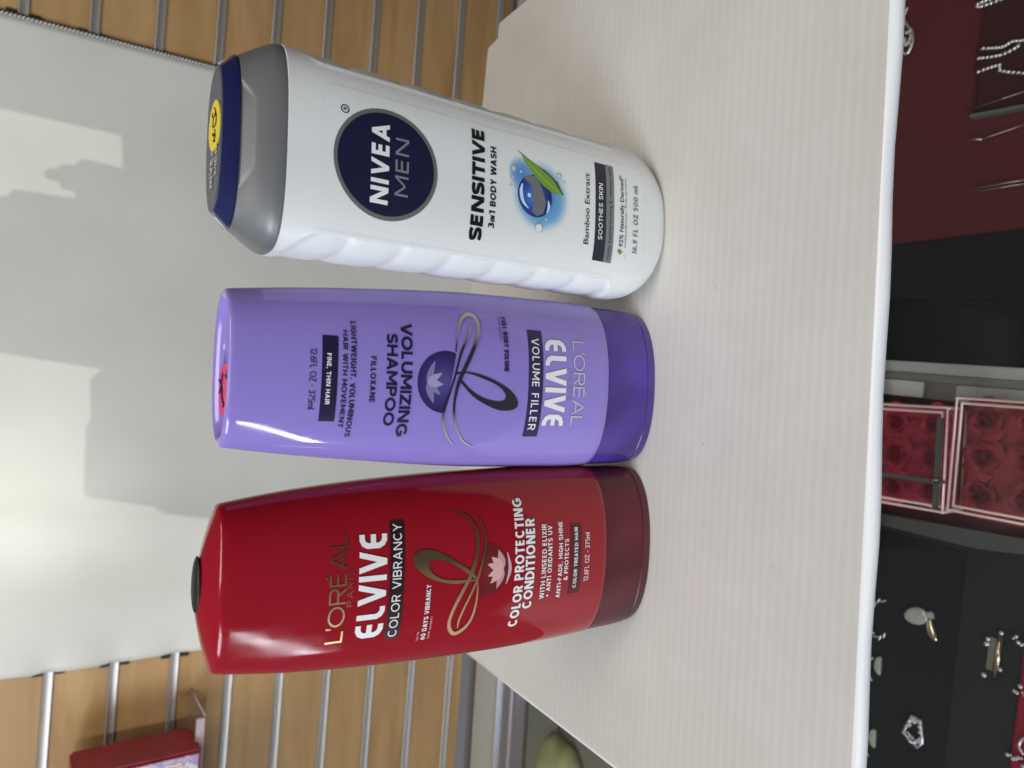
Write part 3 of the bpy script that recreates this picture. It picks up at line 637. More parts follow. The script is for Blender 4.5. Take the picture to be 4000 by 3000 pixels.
p.stroke([(.0102, .1112), (.0177, .1100), (.0228, .1081), (.0252, .1056), (.0258, .1033), (.0248, .1012), (.0220, .1001), (.0174, .1008), (.0107, .1037), (.0041, .1070), (-.0009, .1093), (-.0058, .1106), (-.0106, .1110), (-.0155, .1104), (-.0205, .1083), (-.0250, .1044), (-.0273, .0991)],
         [.0006, .0008, .0012, .0015, .0016, .0016, .0015, .0015, .0016, .0017, .0016, .0013, .0011, .0010, .0009, .0007, .0003], foilp, .00041)
p.stroke([(.0222, .1038), (.0196, .1042), (.0155, .1060), (.0104, .1086), (.0050, .1103), (-.0005, .1117), (-.0060, .1134), (-.0110, .1148), (-.0145, .1153), (-.0180, .1148), (-.0230, .1121), (-.0262, .1087)], [.0003, .0008, .0010, .0011, .0010, .0009, .0009, .0011, .0011, .0011, .0008, .0003], foilp, .00046)
p.text('FULL BODY VOLUME', .0261, .0033, .0888, .0865, .22, pk2, .0003, .12)
p.bfont('with system', .0260, .0161, .0905, .0891, mat('dull_violet_ink', (.10, .07, .22), .4), .0003)
p.rect(.0218, -.0231, .0690, .0765, pk2, .00018); p.text('VOLUME FILLER', .0184, -.0203, .0748, .0710, .145, white_ink, .0003, .20)
p.text('ELVIVE', .0184, -.0194, .0679, .0566, .19, white_ink, .0003, .10, True)
silv = mat('silver_foil', (.60, .58, .63), .35, metal=.1)
p.text("L'ORÉAL", .0187, -.0185, .0526, .0462, .105, silv, .0003, .10); p.text('PARIS', .0060, -.0072, .0554, .0531, .10, mat('dull_silver_ink', (.33, .30, .42), .35, metal=.3), .0003, .42)
p.finish('front_print', pbody)
# recessed base sticker
pink = mat('pink_sticker', (.80, .06, .19), .5)
bm = bmesh.new(); prism_into(bm, [(-.0076+.0092*math.cos(2*PI*i/36), .0004+.0094*math.sin(2*PI*i/36)) for i in range(36)], .1925, .19335)
psti = from_bm('price_sticker', bm, pink, pbody)
bm = bmesh.new()
for q in ([(.0012, .0028), (-.0036, .0044), (-.0060, .0066)], [(-.0012, .0074), (-.0030, .0040), (-.0050, .0030), (-.0080, .0022), (-.0098, .0000), (-.0106, .0010)], [(.0020, -.0030), (.0004, -.0038), (-.0006, -.0020), (.0006, -.0008)]):
    tube_into(bm, [(a-.0030, b_, .1934) for a, b_ in catmull(q, 5)], .00045, 5)
from_bm('pen_mark', bm, mat('blue_black_pen', (.012, .010, .05), .5), psti)

# red
RA = [(.029, .0390), (.045, .0394), (.06, .0394), (.10, .0384), (.131, .0368), (.165, .0338), (.1895, .0303), (.1943, .0294)]
RB = [(.029, .0194), (.05, .0199), (.08, .0196), (.11, .0184), (.15, .0158), (.1895, .0126), (.1943, .0121)]
red = thing('conditioner_bottle', 'glossy red conditioner bottle standing on its dark maroon cap, a black sticker on top', 'bottle', (-.0935, .2635, 0), math.radians(4))
rm = noise_bump(mat('red_bottle_plastic', (.31, .006, .016), .20, spec=.25, coat=.45, coat_rough=.025, sss=.08), 22, .18, .0012, 2, (1, 1, .5))
rc = noise_color(noise_bump(mat('maroon_cap_plastic', (.10, .009, .017), .32, spec=.35, coat=.1, coat_rough=.15), 40, .05, .0008), (.060, .007, .013), (.125, .011, .020), 38, (1, 1, .8), 1, .3, .7)
rough_noise(rm, .02, .20, 80, (1, 1, .4)); rbody = elvive_body(red, RA, RB, .1943, rm, True); elvive_cap(red, .0384, .0190, .0292, rc)
bm = bmesh.new(); bmesh.ops.create_uvsphere(bm, u_segments=32, v_segments=12, radius=1, matrix=Matrix.Translation((.0020, .0002, .2000)) @ Matrix.Diagonal((.0098, .0050, .0013, 1)))
from_bm('price_sticker', bm, mat('black_sticker', (.012, .014, .010), .5), rbody, True)
RF = front_fn(RA, RB, 2.25); p = Print(RF)
gold = ramp_x('gold_foil', [(-.028, (.86, .62, .32)), (-.014, (.80, .56, .28)), (-.004, (.46, .30, .15)), (.006, (.16, .11, .06)), (.03, (.13, .08, .05))], .28, .6)  # room reflection painted into the foil: bright on the left, dark on the right
p.text("L'ORÉAL", -.0212, .0183, .1519, .1582, .115, gold, .0003, .10); p.text('PARIS', -.0078, .0056, .1494, .1515, .11, gold, .0003, .42)
p.text('ELVIVE', -.0208, .0187, .1367, .1474, .19, white_ink, .0003, .10, True)
p.poly(rrect(-.0225, .0222, .1296, .1355, .0008), mat('brown_bar_ink', (.028, .008, .008), .35), .00018); p.text('COLOR VIBRANCY', -.0217, .0210, .1308, .1343, .13, white_ink, .0003, .16)
pinkish = mat('pale_pink_ink', (.75, .45, .45), .4)
p.bfont('up to', -.0250, -.0213, .1212, .1224, pinkish, .0003); p.text('60 DAYS VIBRANCY', -.0250, -.0028, .1183, .1202, .19, white_ink, .0003, .13); p.bfont('with system', -.0250, -.0157, .1165, .1176, pinkish, .0003)
ballr = radial('dark_red_ball', (.0, .0920), .0115, [(0, (.20, .020, .024)), (.7, (.13, .010, .014)), (1, (.20, .008, .014))])
cutr = lambda x: .0957-.10*x+.0020
pts = [(.0003+.0108*math.cos(math.radians(a)), .0942+.0106*math.sin(math.radians(a))) for a in range(170, 372, 5)]; pts = [(x, min(z, .0970 if x < 0 else .0955)) for x, z in pts]
p.poly(pts, ballr, .00018)
pet = mat('pink_petal_print', (.62, .30, .32), .4); pet2 = mat('pink_petal_light', (.72, .42, .42), .4)
for k, (an, L, w) in enumerate(((18, .0085, .0019), (160, .0085, .0017), (48, .0080, .0020), (132, .0082, .0019), (72, .0082, .0019), (108, .0078, .0019))): petal(p, .0002, .0858, an, L, w, pet if k < 2 else pet2, .00021+k*.00002)
p.stroke([(-.0062, .0842), (0, .0826), (.0068, .0842)], [.0004, .0016, .0004], mat('lilac_shine', (.62, .38, .46), .4), .00023)
ring_strip(p, [(-.0033, .0985), (-.0034, .1010), (-.0037, .1077), (-.0017, .1161), (.0014, .1218), (.0051, .1256), (.0084, .1260), (.0104, .1233), (.0103, .1183), (.0079, .1127), (.0040, .1061), (-.0001, .1000), (-.0022, .0984)],
           [(-.0028, .0985), (-.0027, .1012), (-.0023, .1078), (-.0010, .1142), (.0023, .1188), (.0052, .1198), (.0066, .1177), (.0057, .1126), (.0026, .1067), (-.0011, .1013), (-.0026, .0990)], gold, .00036)
p.stroke([(.0247, .1094), (.0233, .1047), (.0206, .1011), (.0166, .0988), (.0119, .0982), (.0062, .0988), (-.0006, .1010), (-.0067, .1042), (-.0128, .1073), (-.0178, .1088), (-.0214, .1084), (-.0238, .1067), (-.0244, .1046), (-.0226, .1014), (-.0189, .0990), (-.0128, .0978), (-.0068, .0977), (-.0030, .0981)],
         [.0002, .0006, .0010, .0013, .0014, .0015, .0016, .0015, .0014, .0014, .0015, .0015, .0015, .0014, .0011, .0009, .0007, .0004], gold, .00041)
p.stroke([(.0222, .0989), (.0198, .0966), (.0152, .0949), (.0111, .0946), (.0060, .0955), (-.0009, .0974), (-.0066, .0997), (-.0134, .1028), (-.0187, .1046), (-.0222, .1046)], [.0002, .0006, .0009, .0010, .0010, .0010, .0009, .0009, .0008, .0003], gold, .00046)
p.text('COLOR PROTECTING', -.0255, .0278, .0757, .0803, .205, white_ink, .0003, .13)
p.text('CONDITIONER', -.0181, .0195, .0702, .0749, .205, white_ink, .0003, .11)
p.text('WITH LINSEED ELIXIR', -.0149, .0168, .0641, .0665, .18, white_ink, .0003, .16); p.text('+ ANTI OXIDANTS UV', -.0143, .0160, .0611, .0634, .18, white_ink, .0003, .16)
p.text('ANTI-FADE, HIGH SHINE', -.0155, .0174, .0554, .0576, .18, white_ink, .0003, .15); p.text('& PROTECTS', -.0081, .0098, .0521, .0542, .18, white_ink, .0003, .15)
p.poly(rrect(-.0145, .0159, .0447, .0508, .0005), mat('maroon_bar_ink', (.085, .008, .012), .35), .00018); p.text('COLOR TREATED HAIR', -.0120, .0144, .0469, .0488, .2, white_ink, .0003, .16)
p.text('12.6FL OZ - 375ml', -.0098, .0116, .0401, .0427, .11, white_ink, .0003, .10)
p.finish('front_print', rbody)

# ------------------------------------------------------------------ acrylic shelf and red box on the wall, far left
acr = thing('acrylic_shelf', 'clear acrylic shelf bracket hooked on the slatted wall at far left', 'shelf')
clear = glassy('clear_acrylic', (.90, .88, .89), .10, .05); edge_m = mat('acrylic_edge', (.55, .42, .48), .2, spec=.6)
box('shelf_floor', -.80, -.534, 1.010, 1.118, .013, .018, clear, acr)
bm = bmesh.new(); vs = [bm.verts.new((-.534, y, z)) for y, z in ((1.122, .032), (1.122, .0135), (1.010, .0115), (1.010, .020))]; bm.faces.new(vs); r = bmesh.ops.extrude_face_region(bm, geom=list(bm.faces)); bmesh.ops.translate(bm, verts=[g for g in r['geom'] if isinstance(g, bmesh.types.BMVert)], vec=(-.003, 0, 0)); from_bm('side_panel', bm, clear, acr)
box('front_lip', -.80, -.534, 1.006, 1.010, .0115, .022, edge_m, acr)
bm = bmesh.new(); tube_into(bm, [(-.5325, 1.120, .0125), (-.5325, 1.010, .0105)], .0012, 6); from_bm('polished_edge', bm, edge_m, acr, True)
rbx = thing('red_carton', 'red product carton with a colourful front standing on the clear wall shelf', 'box', (-.5643, .984, .0185))
redc = noise_bump(mat('red_card', (.34, .014, .026), .45), 60, .1, .001); noise_color(redc, (.27, .012, .022), (.36, .018, .034), 30)
box('carton', -.16, 0, 0, .066, 0, .1455, redc, rbx, .003)
art = mat('printed_picture', (.5, .4, .5), .3)
n, l, b = nodes(art); t = n.new('ShaderNodeTexCoord'); vo = n.new('ShaderNodeTexNoise'); vo.inputs['Scale'].default_value = 22; vo.inputs['Distortion'].default_value = 2.5; r = n.new('ShaderNodeValToRGB'); r.color_ramp.interpolation = 'EASE'
e = r.color_ramp.elements; e[0].position, e[0].color = .30, (.75, .68, .80, 1); e[1].position, e[1].color = .72, (.30, .02, .03, 1); q = e.new(.45); q.color = (.42, .30, .55, 1); q = e.new(.55); q.color = (.85, .80, .80, 1); q = e.new(.63); q.color = (.80, .26, .03, 1)
l.new(t.outputs['Object'], vo.inputs['Vector']); l.new(vo.outputs[0], r.inputs[0]); l.new(r.outputs[0], b.inputs['Base Color'])
box('front_picture', -.155, -.004, -.0012, .0002, .004, .1415, art, rbx)

# ------------------------------------------------------------------ glass showcase below the board
FZ = -.53; GZ = -.46
case = thing('glass_showcase', 'low glass topped jewellery showcase under the white board, backed by the slatted wall', 'showcase')
railm = mat('bright_rail', (.62, .61, .58), .3, metal=.8); gband = noise_bump(mat('grey_laminate', (.48, .47, .43), .4), 20, .1); track = mat('bluish_track', (.26, .26, .31), .32, metal=.5)
def band(name, y0, y1, z0, z1, m): # follows the wall's slight turn
    s = math.tan(-WA)
    pts = [(-1.3, y0-1.3*s), (1.3, y0+1.3*s), (1.3, y1+1.3*s), (-1.3, y1-1.3*s)]
    return prism(name, pts, z0, z1, m, case)
band('rear_rail', 1.101, 1.1075, GZ-.02, GZ+.004, railm); band('rear_shadow_gap', 1.092, 1.101, GZ-.03, GZ-.012, mat('dark_gap', (.05, .047, .04), .6))
band('rear_ledge', 1.026, 1.092, GZ-.02, GZ, gband); band('ledge_edge', 1.021, 1.026, GZ-.02, GZ+.002, railm)
band('door_track', .948, 1.021, GZ-.02, GZ-.004, track); band('track_groove', .985, .989, GZ-.0039, GZ-.0025, railm)
band('inner_back', .940, .948, FZ, GZ-.006, mat('olive_back', (.20, .195, .16), .5))
floorm = mat('case_floor', (.10, .10, .088), .5); noise_color(floorm, (.17, .17, .14), (.22, .215, .185), 4)
box('case_floor', -1.25, 1.25, -.15, 1.0, FZ-.02, FZ-.006, floorm, case)
box('glass_top', -1.25, 1.25, -.15, .946, GZ-.006, GZ, glassy('case_glass', (.95, .96, .955), .042, .06), case)
for sx_ in (-1.25, 1.245): box('side_glass', sx_, sx_+.005, -.15, .946, FZ-.006, GZ-.006, clear, case)
grn = noise_bump(mat('pale_green_cloth', (.38, .38, .17), .8), 30, .4, .004)
bm = bmesh.new(); bmesh.ops.create_icosphere(bm, subdivisions=4, radius=1)
for v in bm.verts:
    c = v.co.copy(); c.x = math.copysign(abs(c.x)**.6, c.x)*.055; c.y = math.copysign(abs(c.y)**.6, c.y)*.052; c.z *= .024; v.co = c+Vector((.003*math.sin(9*c.y*20), .003*math.sin(c.x*130), .002*math.sin(c.x*90+c.y*60)))
o = from_bm('green_pouch', bm, grn, None, True); o.location = (-.690, .893, FZ+.016); tag(o, 'pale green pouch lying under the showcase glass at far left', 'pouch')

def velvet(name, c): return noise_bump(mat(name, c, .9, spec=.10, sheen=.06), 900, .3, .0006, 2)
bl_v = velvet('black_velvet', (.0085, .0085, .0095)); bl_v2 = velvet('charcoal_velvet', (.020, .0185, .017)); rd_v = velvet('wine_velvet', (.085, .016, .019)); rd_v2 = velvet('dark_wine_velvet', (.040, .012, .011)); mr_v = velvet('maroon_velvet', (.050, .007, .012)); rd_v3 = velvet('crimson_velvet', (.22, .010, .026))
def pad(name, pts, z0, z1, m, label, cat='display pad', bev=.002):
    return tag(prism(name, pts, z0, z1, m, None, bev), label, cat)
pad('wine_velvet_tray', [(.1513, .25), (.1384, .47), (.36, .55), (.55, .55), (.420, .372), (.310, .3745), (.262, .370), (.262, .25)], FZ-.006, FZ, rd_v, 'dark wine red velvet tray under the right end of the board', 'tray')
pad('brown_velvet_tray', [(.264, .24), (.264, .3675), (.312, .3725), (.424, .370), (.424, .24)], FZ-.006, FZ+.004, rd_v2, 'dark brown red velvet tray with silver chains at the lower right', 'tray')
pad('black_display_pad', [(.0842, .25), (.0812, .46), (.1390, .46), (.1515, .25)], FZ-.006, FZ+.002, bl_v, 'black display pad beside the wine red velvet tray')
pad('black_flap_pad', [(.0183, .25), (.0160, .46), (.0814, .46), (.0844, .25)], FZ-.006, FZ-.001, bl_v, 'black display pad beside the grey metal divider')
dv = thing('case_divider', 'grey metal divider bars between the black pad and the rose boxes', 'divider')
steel = noise_bump(mat('brushed_steel', (.44, .46, .45), .4, metal=.3), 40, .2, .0004, 3, (40, 1, 1)); steel2 = mat('dark_steel', (.22, .23, .225), .4, metal=.4); steel3 = noise_bump(mat('pale_steel', (.66, .69, .68), .4, metal=.3), 30, .2)
def sq(name, pts, z0, z1, m): return prism(name, pts, z0, z1, m, dv, .0006)
sq('broad_bar', [(.0060, .22), (.0050, .47), (.0158, .47), (.0180, .22)], FZ-.006, FZ+.003, steel)
sq('narrow_bar', [(-.0020, .22), (-.0035, .47), (.0046, .47), (.0056, .22)], FZ-.006, FZ-.001, steel2)
sq('inner_bar', [(-.0155, .22), (-.0210, .358), (-.0040, .358), (-.0024, .22)], FZ-.006, FZ-.0005, steel)
sq('clip_plate', [(-.0200, .389), (-.0205, .47), (-.0040, .47), (-.0037, .389)], FZ-.006, FZ+.001, steel3)
# maroon fabric under the boxes
pad('maroon_tray', [(-.150, .24), (-.155, .47), (-.0212, .47), (-.0205, .36), (-.0160, .24)], FZ-.006, FZ-.0025, mr_v, 'fuzzy maroon cloth tray under the two rose boxes', 'tray')
gold_r = mat('rose_gold_metal', (.90, .66, .61), .35, metal=.3); boxglass = glassy('box_lid_acrylic', (.95, .90, .90), .02, .04); rose_m = noise_bump(mat('red_rose_petal', (.27, .013, .030), .6), 60, .2); rose_m2 = noise_bump(mat('crimson_rose_petal', (.58, .03, .10), .55), 60, .2)
def rose_into(bm, cx, cy, z, R):
    rnd = random.Random(int((cx*7919+cy*104729)*1000)); a0 = rnd.random()*6.28; N = 13
    for i in range(N):
        q = i/(N-1); a = a0+i*2.4+rnd.uniform(-.25, .25); rr = R*(1.0-.88*q**.85)*rnd.uniform(.93, 1.07); span = .62+.5*q; cols = 9; V = []
        lean = .62*(1-q)+.18; hh = .0080+.0040*q+rnd.uniform(-.0008, .0008); drift = rnd.uniform(-.12, .12)
        for j in range(5):
            t = j/4
            for c in range(cols):
                u = c/(cols-1)*2-1; th = a+u*span*(.75+.35*t)
                rad = rr*(1-lean*.9+lean*1.15*t**1.5+.06*math.sin(u*4+i)*t+drift*u*.5)
                V.append(bm.verts.new((cx+rad*math.cos(th), cy+rad*math.sin(th), z+hh*(t-.45*max(0, t-.7)*(1-q)*3)-.003*t*u*u)))
        for j in range(4):
            for c in range(cols-1): k = j*cols+c; bm.faces.new((V[k], V[k+1], V[k+cols+1], V[k+cols]))
def rose_box(loc, rz, w, d, nx_, ny_, label, petal_mat, R, bars=False):
    t_ = thing('rose_box', label, 'gift box', loc, rz, 'rose gold framed rose boxes'); hz = .040
    box('base', -w/2+.002, w/2-.002, -d/2+.002, d/2-.002, -hz, -.021, petal_mat, t_)
    bm = bmesh.new()
    for zz in (-.001, -hz+.002):
        for off in (0, .0048):
            x, y = w/2-off, d/2-off; tube_into(bm, [(-x, -y, zz), (x, -y, zz), (x, y, zz), (-x, y, zz)], .0017, 8, True)
    for sx_ in (-1, 1):
        for sy_ in (-1, 1): tube_into(bm, [(sx_*w/2, sy_*d/2, -hz), (sx_*w/2, sy_*d/2, 0)], .0017, 8)
    from_bm('frame', bm, gold_r, t_, True)
    box('lid_glass', -w/2+.005, w/2-.005, -d/2+.005, d/2-.005, -.003, -.001, boxglass, t_)
    for i in range(nx_):
        for j in range(ny_):
            bm = bmesh.new(); rose_into(bm, -w/2+w*(i+.5)/nx_, -d/2+d*(j+.5)/ny_, -.0205, R); o = from_bm('rose', bm, petal_mat, t_, True)
    return t_
rose_box((-.0672, .2775, -.4895), math.radians(1.8), .1075, .118, 3, 3, 'larger rose gold box with dark red roses under a clear lid, nearer the lower edge', rose_m, .0186)
sb = rose_box((-.0795, .4010, -.4895), math.radians(3.2), .1000, .118, 3, 3, 'smaller rose gold box under a smoky glass pane beside the board edge', rose_m2, .0180)
smoky = glassy('smoky_glass', (.88, .86, .85), .03, .05)
box('smoky_pane', -.0430, .0400, -.0520, .055, .001, .003, smoky, sb)
pe = mat('dark_glass_edge', (.07, .085, .075), .2, spec=.6)
bm = bmesh.new(); box_into(bm, -.0470, .0402, -.0560, -.0515, .001, .004); box_into(bm, -.0235, -.0195, -.0512, .055, .0031, .0042); from_bm('pane_edge', bm, pe, sb)
bm = bmesh.new(); tube_into(bm, catmull([(-.022, -.062, .002), (-.019, -.056, .005), (-.022, -.050, .006), (-.024, -.058, .003)], 5), .0012, 6); from_bm('clasp', bm, mat('dark_metal', (.25, .22, .2), .25, metal=1), sb, True)
pad('crimson_cloth', [(-.131, .24), (-.131, .345), (-.122, .352), (-.122, .24)], FZ-.006, FZ+.001, rd_v3, 'bright crimson cloth strip beside the larger rose box', 'cloth')
# grey rim and charcoal tray with loose jewellery
rimm = mat('grey_tray_rim', (.055, .053, .050), .55)
tr = thing('charcoal_tray', 'charcoal velvet jewellery tray with a grey rim at the lower left', 'tray')
prism('rim', [(-.137, .24), (-.152, .47), (-.1605, .47), (-.1600, .3200), (-.1480, .24)], FZ-.006, FZ+.004, rimm, tr)
prism('floor', [(-.149, .276), (-.1610, .3210), (-.1610, .48), (-.60, .48), (-.60, .2735), (-.3, .274)], FZ-.006, FZ-.001, bl_v2, tr, .001)
prism('velvet_step', [(-.1665, .330), (-.1665, .48), (-.60, .48), (-.60, .325)], FZ-.001, FZ+.0005, bl_v, tr)
pad('crimson_velvet_tray', [(-.149, .20), (-.150, .2735), (-.60, .2715), (-.60, .20)], FZ-.006, FZ, rd_v3, 'crimson velvet tray at the lower left corner holding crystal pieces', 'tray')
stone = mat('milky_stone', (.36, .36, .32), .18, spec=.6, coat=.5, sss=.2); goldm = mat('pale_gold', (.62, .52, .34), .2, metal=1); silvm = mat('bright_silver', (.74, .72, .73), .3, metal=.85); cryst = mat('crystal', (.60, .58, .62), .25, metal=.35)
rg = thing('stone_pendant', 'oval milky stone pendant with a gold bail on black velvet', 'pendant', (-.2435, .3690, FZ+.001), math.radians(-68))
bm = bmesh.new(); bmesh.ops.create_uvsphere(bm, u_segments=28, v_segments=14, radius=1)
for v in bm.verts: v.co = Vector((v.co.x*.0125, v.co.y*.0088*(1+.12*v.co.x), .003+v.co.z*.003))
from_bm('stone', bm, stone, rg, True)
bm = bmesh.new(); box_into(bm, .0115, .0180, -.0038, .0036, .0005, .0040, .001); from_bm('setting', bm, stone, rg, True, 40)
bm = bmesh.new(); bmesh.ops.create_uvsphere(bm, u_segments=20, v_segments=10, radius=1)
for v in bm.verts: v.co = Vector((.0115+v.co.x*.0046+.0022*(v.co.y**2), -.0145+v.co.y*.0115, .003+v.co.z*.0028))
from_bm('gold_curl', bm, goldm, rg, True)
br = thing('gold_brooch', 'gold bar brooch with clear crystal corners on the charcoal tray', 'brooch', (-.2545, .2962, FZ), math.radians(0))
bm = bmesh.new(); tube_into(bm, [(-.0205, -.0042, .003), (.0200, -.0050, .003)], .0027, 10); from_bm('bar', bm, goldm, br, True)
bm = bmesh.new(); box_into(bm, -.0165, .0150, -.0015, .0050, .0005, .0022, .0006); from_bm('plate', bm, mat('dull_gold', (.36, .33, .26), .3, metal=.8), br, True, 40)
bm = bmesh.new()
for x, y, r_ in ((-.0225, .0052, .0026), (.0075, .0062, .0026), (.0222, -.0050, .0022), (-.012, -.0075, .0022), (.0125, .0055, .0022)): bmesh.ops.create_icosphere(bm, subdivisions=1, radius=r_, matrix=Matrix.Translation((x, y, .003)))
from_bm('crystal', bm, cryst, br)
tb = thing('crystal_brooch', 'kite shaped silver crystal brooch on black velvet at the left', 'brooch', (-.3585, .3575, FZ+.001), 0)
bm = bmesh.new(); P3 = [(.0130, .0035), (.0120, -.0050), (-.0095, -.0090), (-.0165, -.0050), (-.0080, .0110)]
tube_into(bm, [(x, y, .003) for x, y in P3], .0016, 8, True); from_bm('frame', bm, silvm, tb, True)
bm = bmesh.new(); rnd = random.Random(3)
for i in range(40):
    a = rnd.random()*5; i0 = int(a); f_ = a-i0; q0, q1 = P3[i0], P3[(i0+1) % 5]; x, y = q0[0]+(q1[0]-q0[0])*f_, q0[1]+(q1[1]-q0[1])*f_; k = .6+.4*rnd.random()
    bmesh.ops.create_icosphere(bm, subdivisions=1, radius=.0012+.0010*rnd.random(), matrix=Matrix.Translation((x*k, y*k, .003+.002*rnd.random())) @ Matrix.Rotation(rnd.random()*3, 4, 'X'))
kite = from_bm('crystal', bm, cryst, tb)
def chain(name, pts, r_, label, m, group=None, cat='chain', closed=False, link=.0030):
    c = catmull([(x, y) for x, y in pts], 14); bm = bmesh.new(); acc = 0; k = 0
    for a, b_ in zip(c, c[1:]):
        L = math.hypot(b_[0]-a[0], b_[1]-a[1]); acc += L
        if acc < link: continue
        acc = 0; k += 1; ang = math.atan2(b_[1]-a[1], b_[0]-a[0])+(.6 if k % 2 else .5)
        bmesh.ops.create_uvsphere(bm, u_segments=8, v_segments=5, radius=1, matrix=Matrix.Translation((a[0], a[1], FZ+.0055+r_)) @ Matrix.Rotation(ang, 4, 'Z') @ Matrix.Diagonal((link*.85, r_, r_, 1)))
    return tag(from_bm(name, bm, m, None, True), label, cat, group)
G = 'silver rope chains on brown red velvet'
chain('silver_chain', [(.372, .330), (.371, .345), (.3690, .3730), (.3725, .3760), (.374, .36), (.3745, .335)], .0016, 'silver rope chain nearest the right corner of the showcase', silvm, G)
chain('silver_chain', [(.3235, .322), (.3255, .336), (.3262, .342), (.3235, .3504), (.3275, .3700)], .0016, 'silver rope chain with a clasp ball near its bend', silvm, G)
chain('silver_chain', [(.3215, .333), (.3160, .3490), (.3184, .3734)], .0016, 'short silver rope chain lying between two longer silver chains', silvm, G)
chain('silver_chain', [(.2915, .322), (.3005, .3480), (.3065, .3500), (.3045, .3705)], .0016, 'silver rope chain closest to the thin neck wires', silvm, G)
for nm, q, lb in (('neck_wire', [(.277, .322), (.2696, .3690)], 'thin dark neck wire nearest the silver rope chains'), ('neck_wire', [(.2455, .320), (.2378, .3582), (.2391, .3675)], 'thin neck wire with a small silver end bead'), ('neck_wire', [(.1932, .315), (.1896, .3635)], 'thin bright neck wire near the black pad, the upper of a close pair'), ('neck_wire', [(.1895, .315), (.1865, .3631)], 'thin bright neck wire beside the black pad, the lower of a close pair')):
    bm = bmesh.new(); tube_into(bm, [(x, y, FZ+.006) for x, y in q], .0006, 6)
    if 'bead' in lb: tube_into(bm, [(.2378, .3582, FZ+.006), (.2391, .3675, FZ+.006)], .0018, 8)
    tag(from_bm(nm, bm, mat('wire_metal', (.42, .33, .32), .3, metal=.9), None, True), lb, 'necklace', 'thin neck wires on velvet')
bm = bmesh.new(); box_into(bm, .2600, .2632, .24, .3705, FZ, FZ+.010); tag(from_bm('glass_divider', bm, mat('glass_edge_green', (.10, .12, .10), .25, spec=.5), None), 'greenish glass divider strip between the two wine red trays', 'divider')
pdn = thing('silver_pendant', 'silver teardrop pendant peeking from under the right end of the board', 'pendant', (.369, .4475, FZ+.002), 0)
bm = bmesh.new(); tube_into(bm, [(x, y, .003) for x, y in catmull([(.024, .0015), (.012, .004), (-.004, -.006), (-.017, -.008), (-.026, -.003), (-.019, .004), (-.004, .006), (.012, .004)], 5)], .0016, 6); from_bm('frame', bm, silvm, pdn, True)
bm = bmesh.new(); rnd = random.Random(9)
for i in range(26): bmesh.ops.create_icosphere(bm, subdivisions=1, radius=.0014+.001*rnd.random(), matrix=Matrix.Translation((-.012+.014*(rnd.random()-.3), -.001+.010*(rnd.random()-.5), .003)))
from_bm('crystal', bm, cryst, pdn)
ch = chain('bead_bracelet', [(-.2400, .3979), (-.2395, .4050), (-.2440, .4110), (-.2540, .4145), (-.2640, .4150), (-.2750, .4115), (-.2795, .4035), (-.2725, .3960)], .0011, 'fine silver bead bracelet curved on black velvet under the board edge', silvm, None, 'bracelet', False, .0052)
for (x, y), lb in (((-.3095, .4035), 'pale half moon stone nearer the bead bracelet'), ((-.3880, .4005), 'pale half moon stone nearer the kite brooch')):
    bm = bmesh.new(); bmesh.ops.create_uvsphere(bm, u_segments=20, v_segments=10, radius=1)
    for v in bm.verts: v.co = Vector((v.co.x*.0100, max(-.25, v.co.y)*.0062, .002+v.co.z*.002))
    o = from_bm('moon_stone', bm, stone, None, True); o.location = (x, y-.003, FZ+.001); o.rotation_euler = (0, 0, .05); tag(o, lb, 'stone', 'half moon stones on black velvet')
for (x, y), q, lb in (((-.3150, .4075), [(.012, 0), (.006, .004), (-.006, .003), (-.013, -.001)], 'silver hook earring beside the pale stone nearest the bracelet'), ((-.3930, .4060), [(.014, -.001), (.004, .003), (-.008, .001), (-.016, -.005)], 'silver hook earring beside the pale stone near the kite brooch')):
    bm = bmesh.new(); tube_into(bm, [(a, b_, .003) for a, b_ in catmull(q, 6)], .0011, 6); o = from_bm('hook_earring', bm, silvm, None, True); o.location = (x, y, FZ+.001); tag(o, lb, 'earring', 'silver hook earrings')
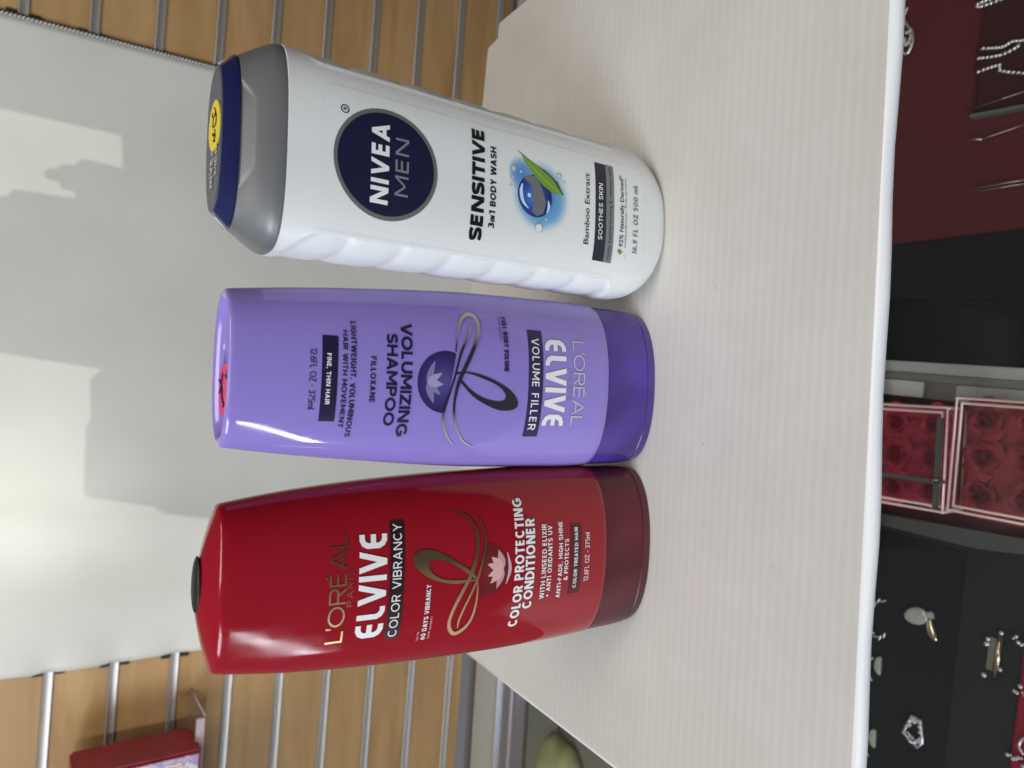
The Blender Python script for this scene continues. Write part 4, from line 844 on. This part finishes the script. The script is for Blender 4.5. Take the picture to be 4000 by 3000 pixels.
for k, ((x, y), lb) in enumerate((((-.2340, .2720), 'clear crystal cluster on crimson velvet nearest the gold brooch'), ((-.2770, .2660), 'clear crystal cluster in the middle of the crimson velvet edge'), ((-.3440, .2650), 'clear crystal cluster on crimson velvet at the far left corner'))):
    bm = bmesh.new(); rnd = random.Random(20+k)
    for i in range(9): bmesh.ops.create_icosphere(bm, subdivisions=1, radius=.0012+.0010*rnd.random(), matrix=Matrix.Translation(((rnd.random()-.5)*.010, (i-4)*.0022, .003+.001*rnd.random())))
    o = from_bm('crystal_cluster', bm, cryst, None); o.location = (x, y, FZ); tag(o, lb, 'crystals', 'crystal clusters on crimson velvet')
bm = bmesh.new(); tube_into(bm, [(x, y, FZ+.003) for x, y in catmull([(-.316, .255), (-.3215, .2635), (-.3290, .2660), (-.335, .262)], 6)], .0014, 6); tag(from_bm('silver_hoop', bm, silvm, None, True), 'small silver hoop on crimson velvet in the lower left corner', 'hoop')

# ------------------------------------------------------------------ unseen cutout in the daylight beam, shaped to throw goods' shadows on the sheet
shade_poly = [(.274, .20), (.273, .013), (.273, -.117), (.231, -.122), (.233, -.076), (.227, -.07), (.223, -.068), (.22, -.053), (.215, -.05), (.211, -.038), (.203, -.036), (.199, -.039), (.199, -.052), (.19, -.055), (.189, -.07), (.183, -.071), (.181, -.068), (.179, -.005), (.17, 0), (.123, .20), (-.006, .20), (-.019, -.003), (-.032, -.116), (-.048, -.102), (-.101, -.106), (-.11, -.1), (-.118, -.102), (-.156, -.102), (-.198, -.104), (-.214, -.191), (-.222, -.194), (-.233, -.258), (-.284, -.543), (-.30, -.80), (.90, -.80), (.90, .20)]
YB = -1.15
def to_blocker(X, Z, y):
    Pw = WALLM @ Vector((X, -.012, Z)); k = (y-SUN_AT.y)/(Pw.y-SUN_AT.y); return SUN_AT+(Pw-SUN_AT)*k
gm = mat('dark_cutout', (.12, .11, .10), .6)
bm = bmesh.new(); vs = [bm.verts.new(to_blocker(X, Z, YB)) for X, Z in shade_poly]; f = bm.faces.new(vs)
r = bmesh.ops.extrude_face_region(bm, geom=[f]); bmesh.ops.translate(bm, verts=[g for g in r['geom'] if isinstance(g, bmesh.types.BMVert)], vec=(0, -.02, 0))
bmesh.ops.triangulate(bm, faces=[f for f in bm.faces if len(f.verts) > 4])
tag(from_bm('goods_shadow_cutout', bm, gm), 'dark flat cutout behind the photographer, added to cast outlines of goods on the sheet', 'shadow cutout')
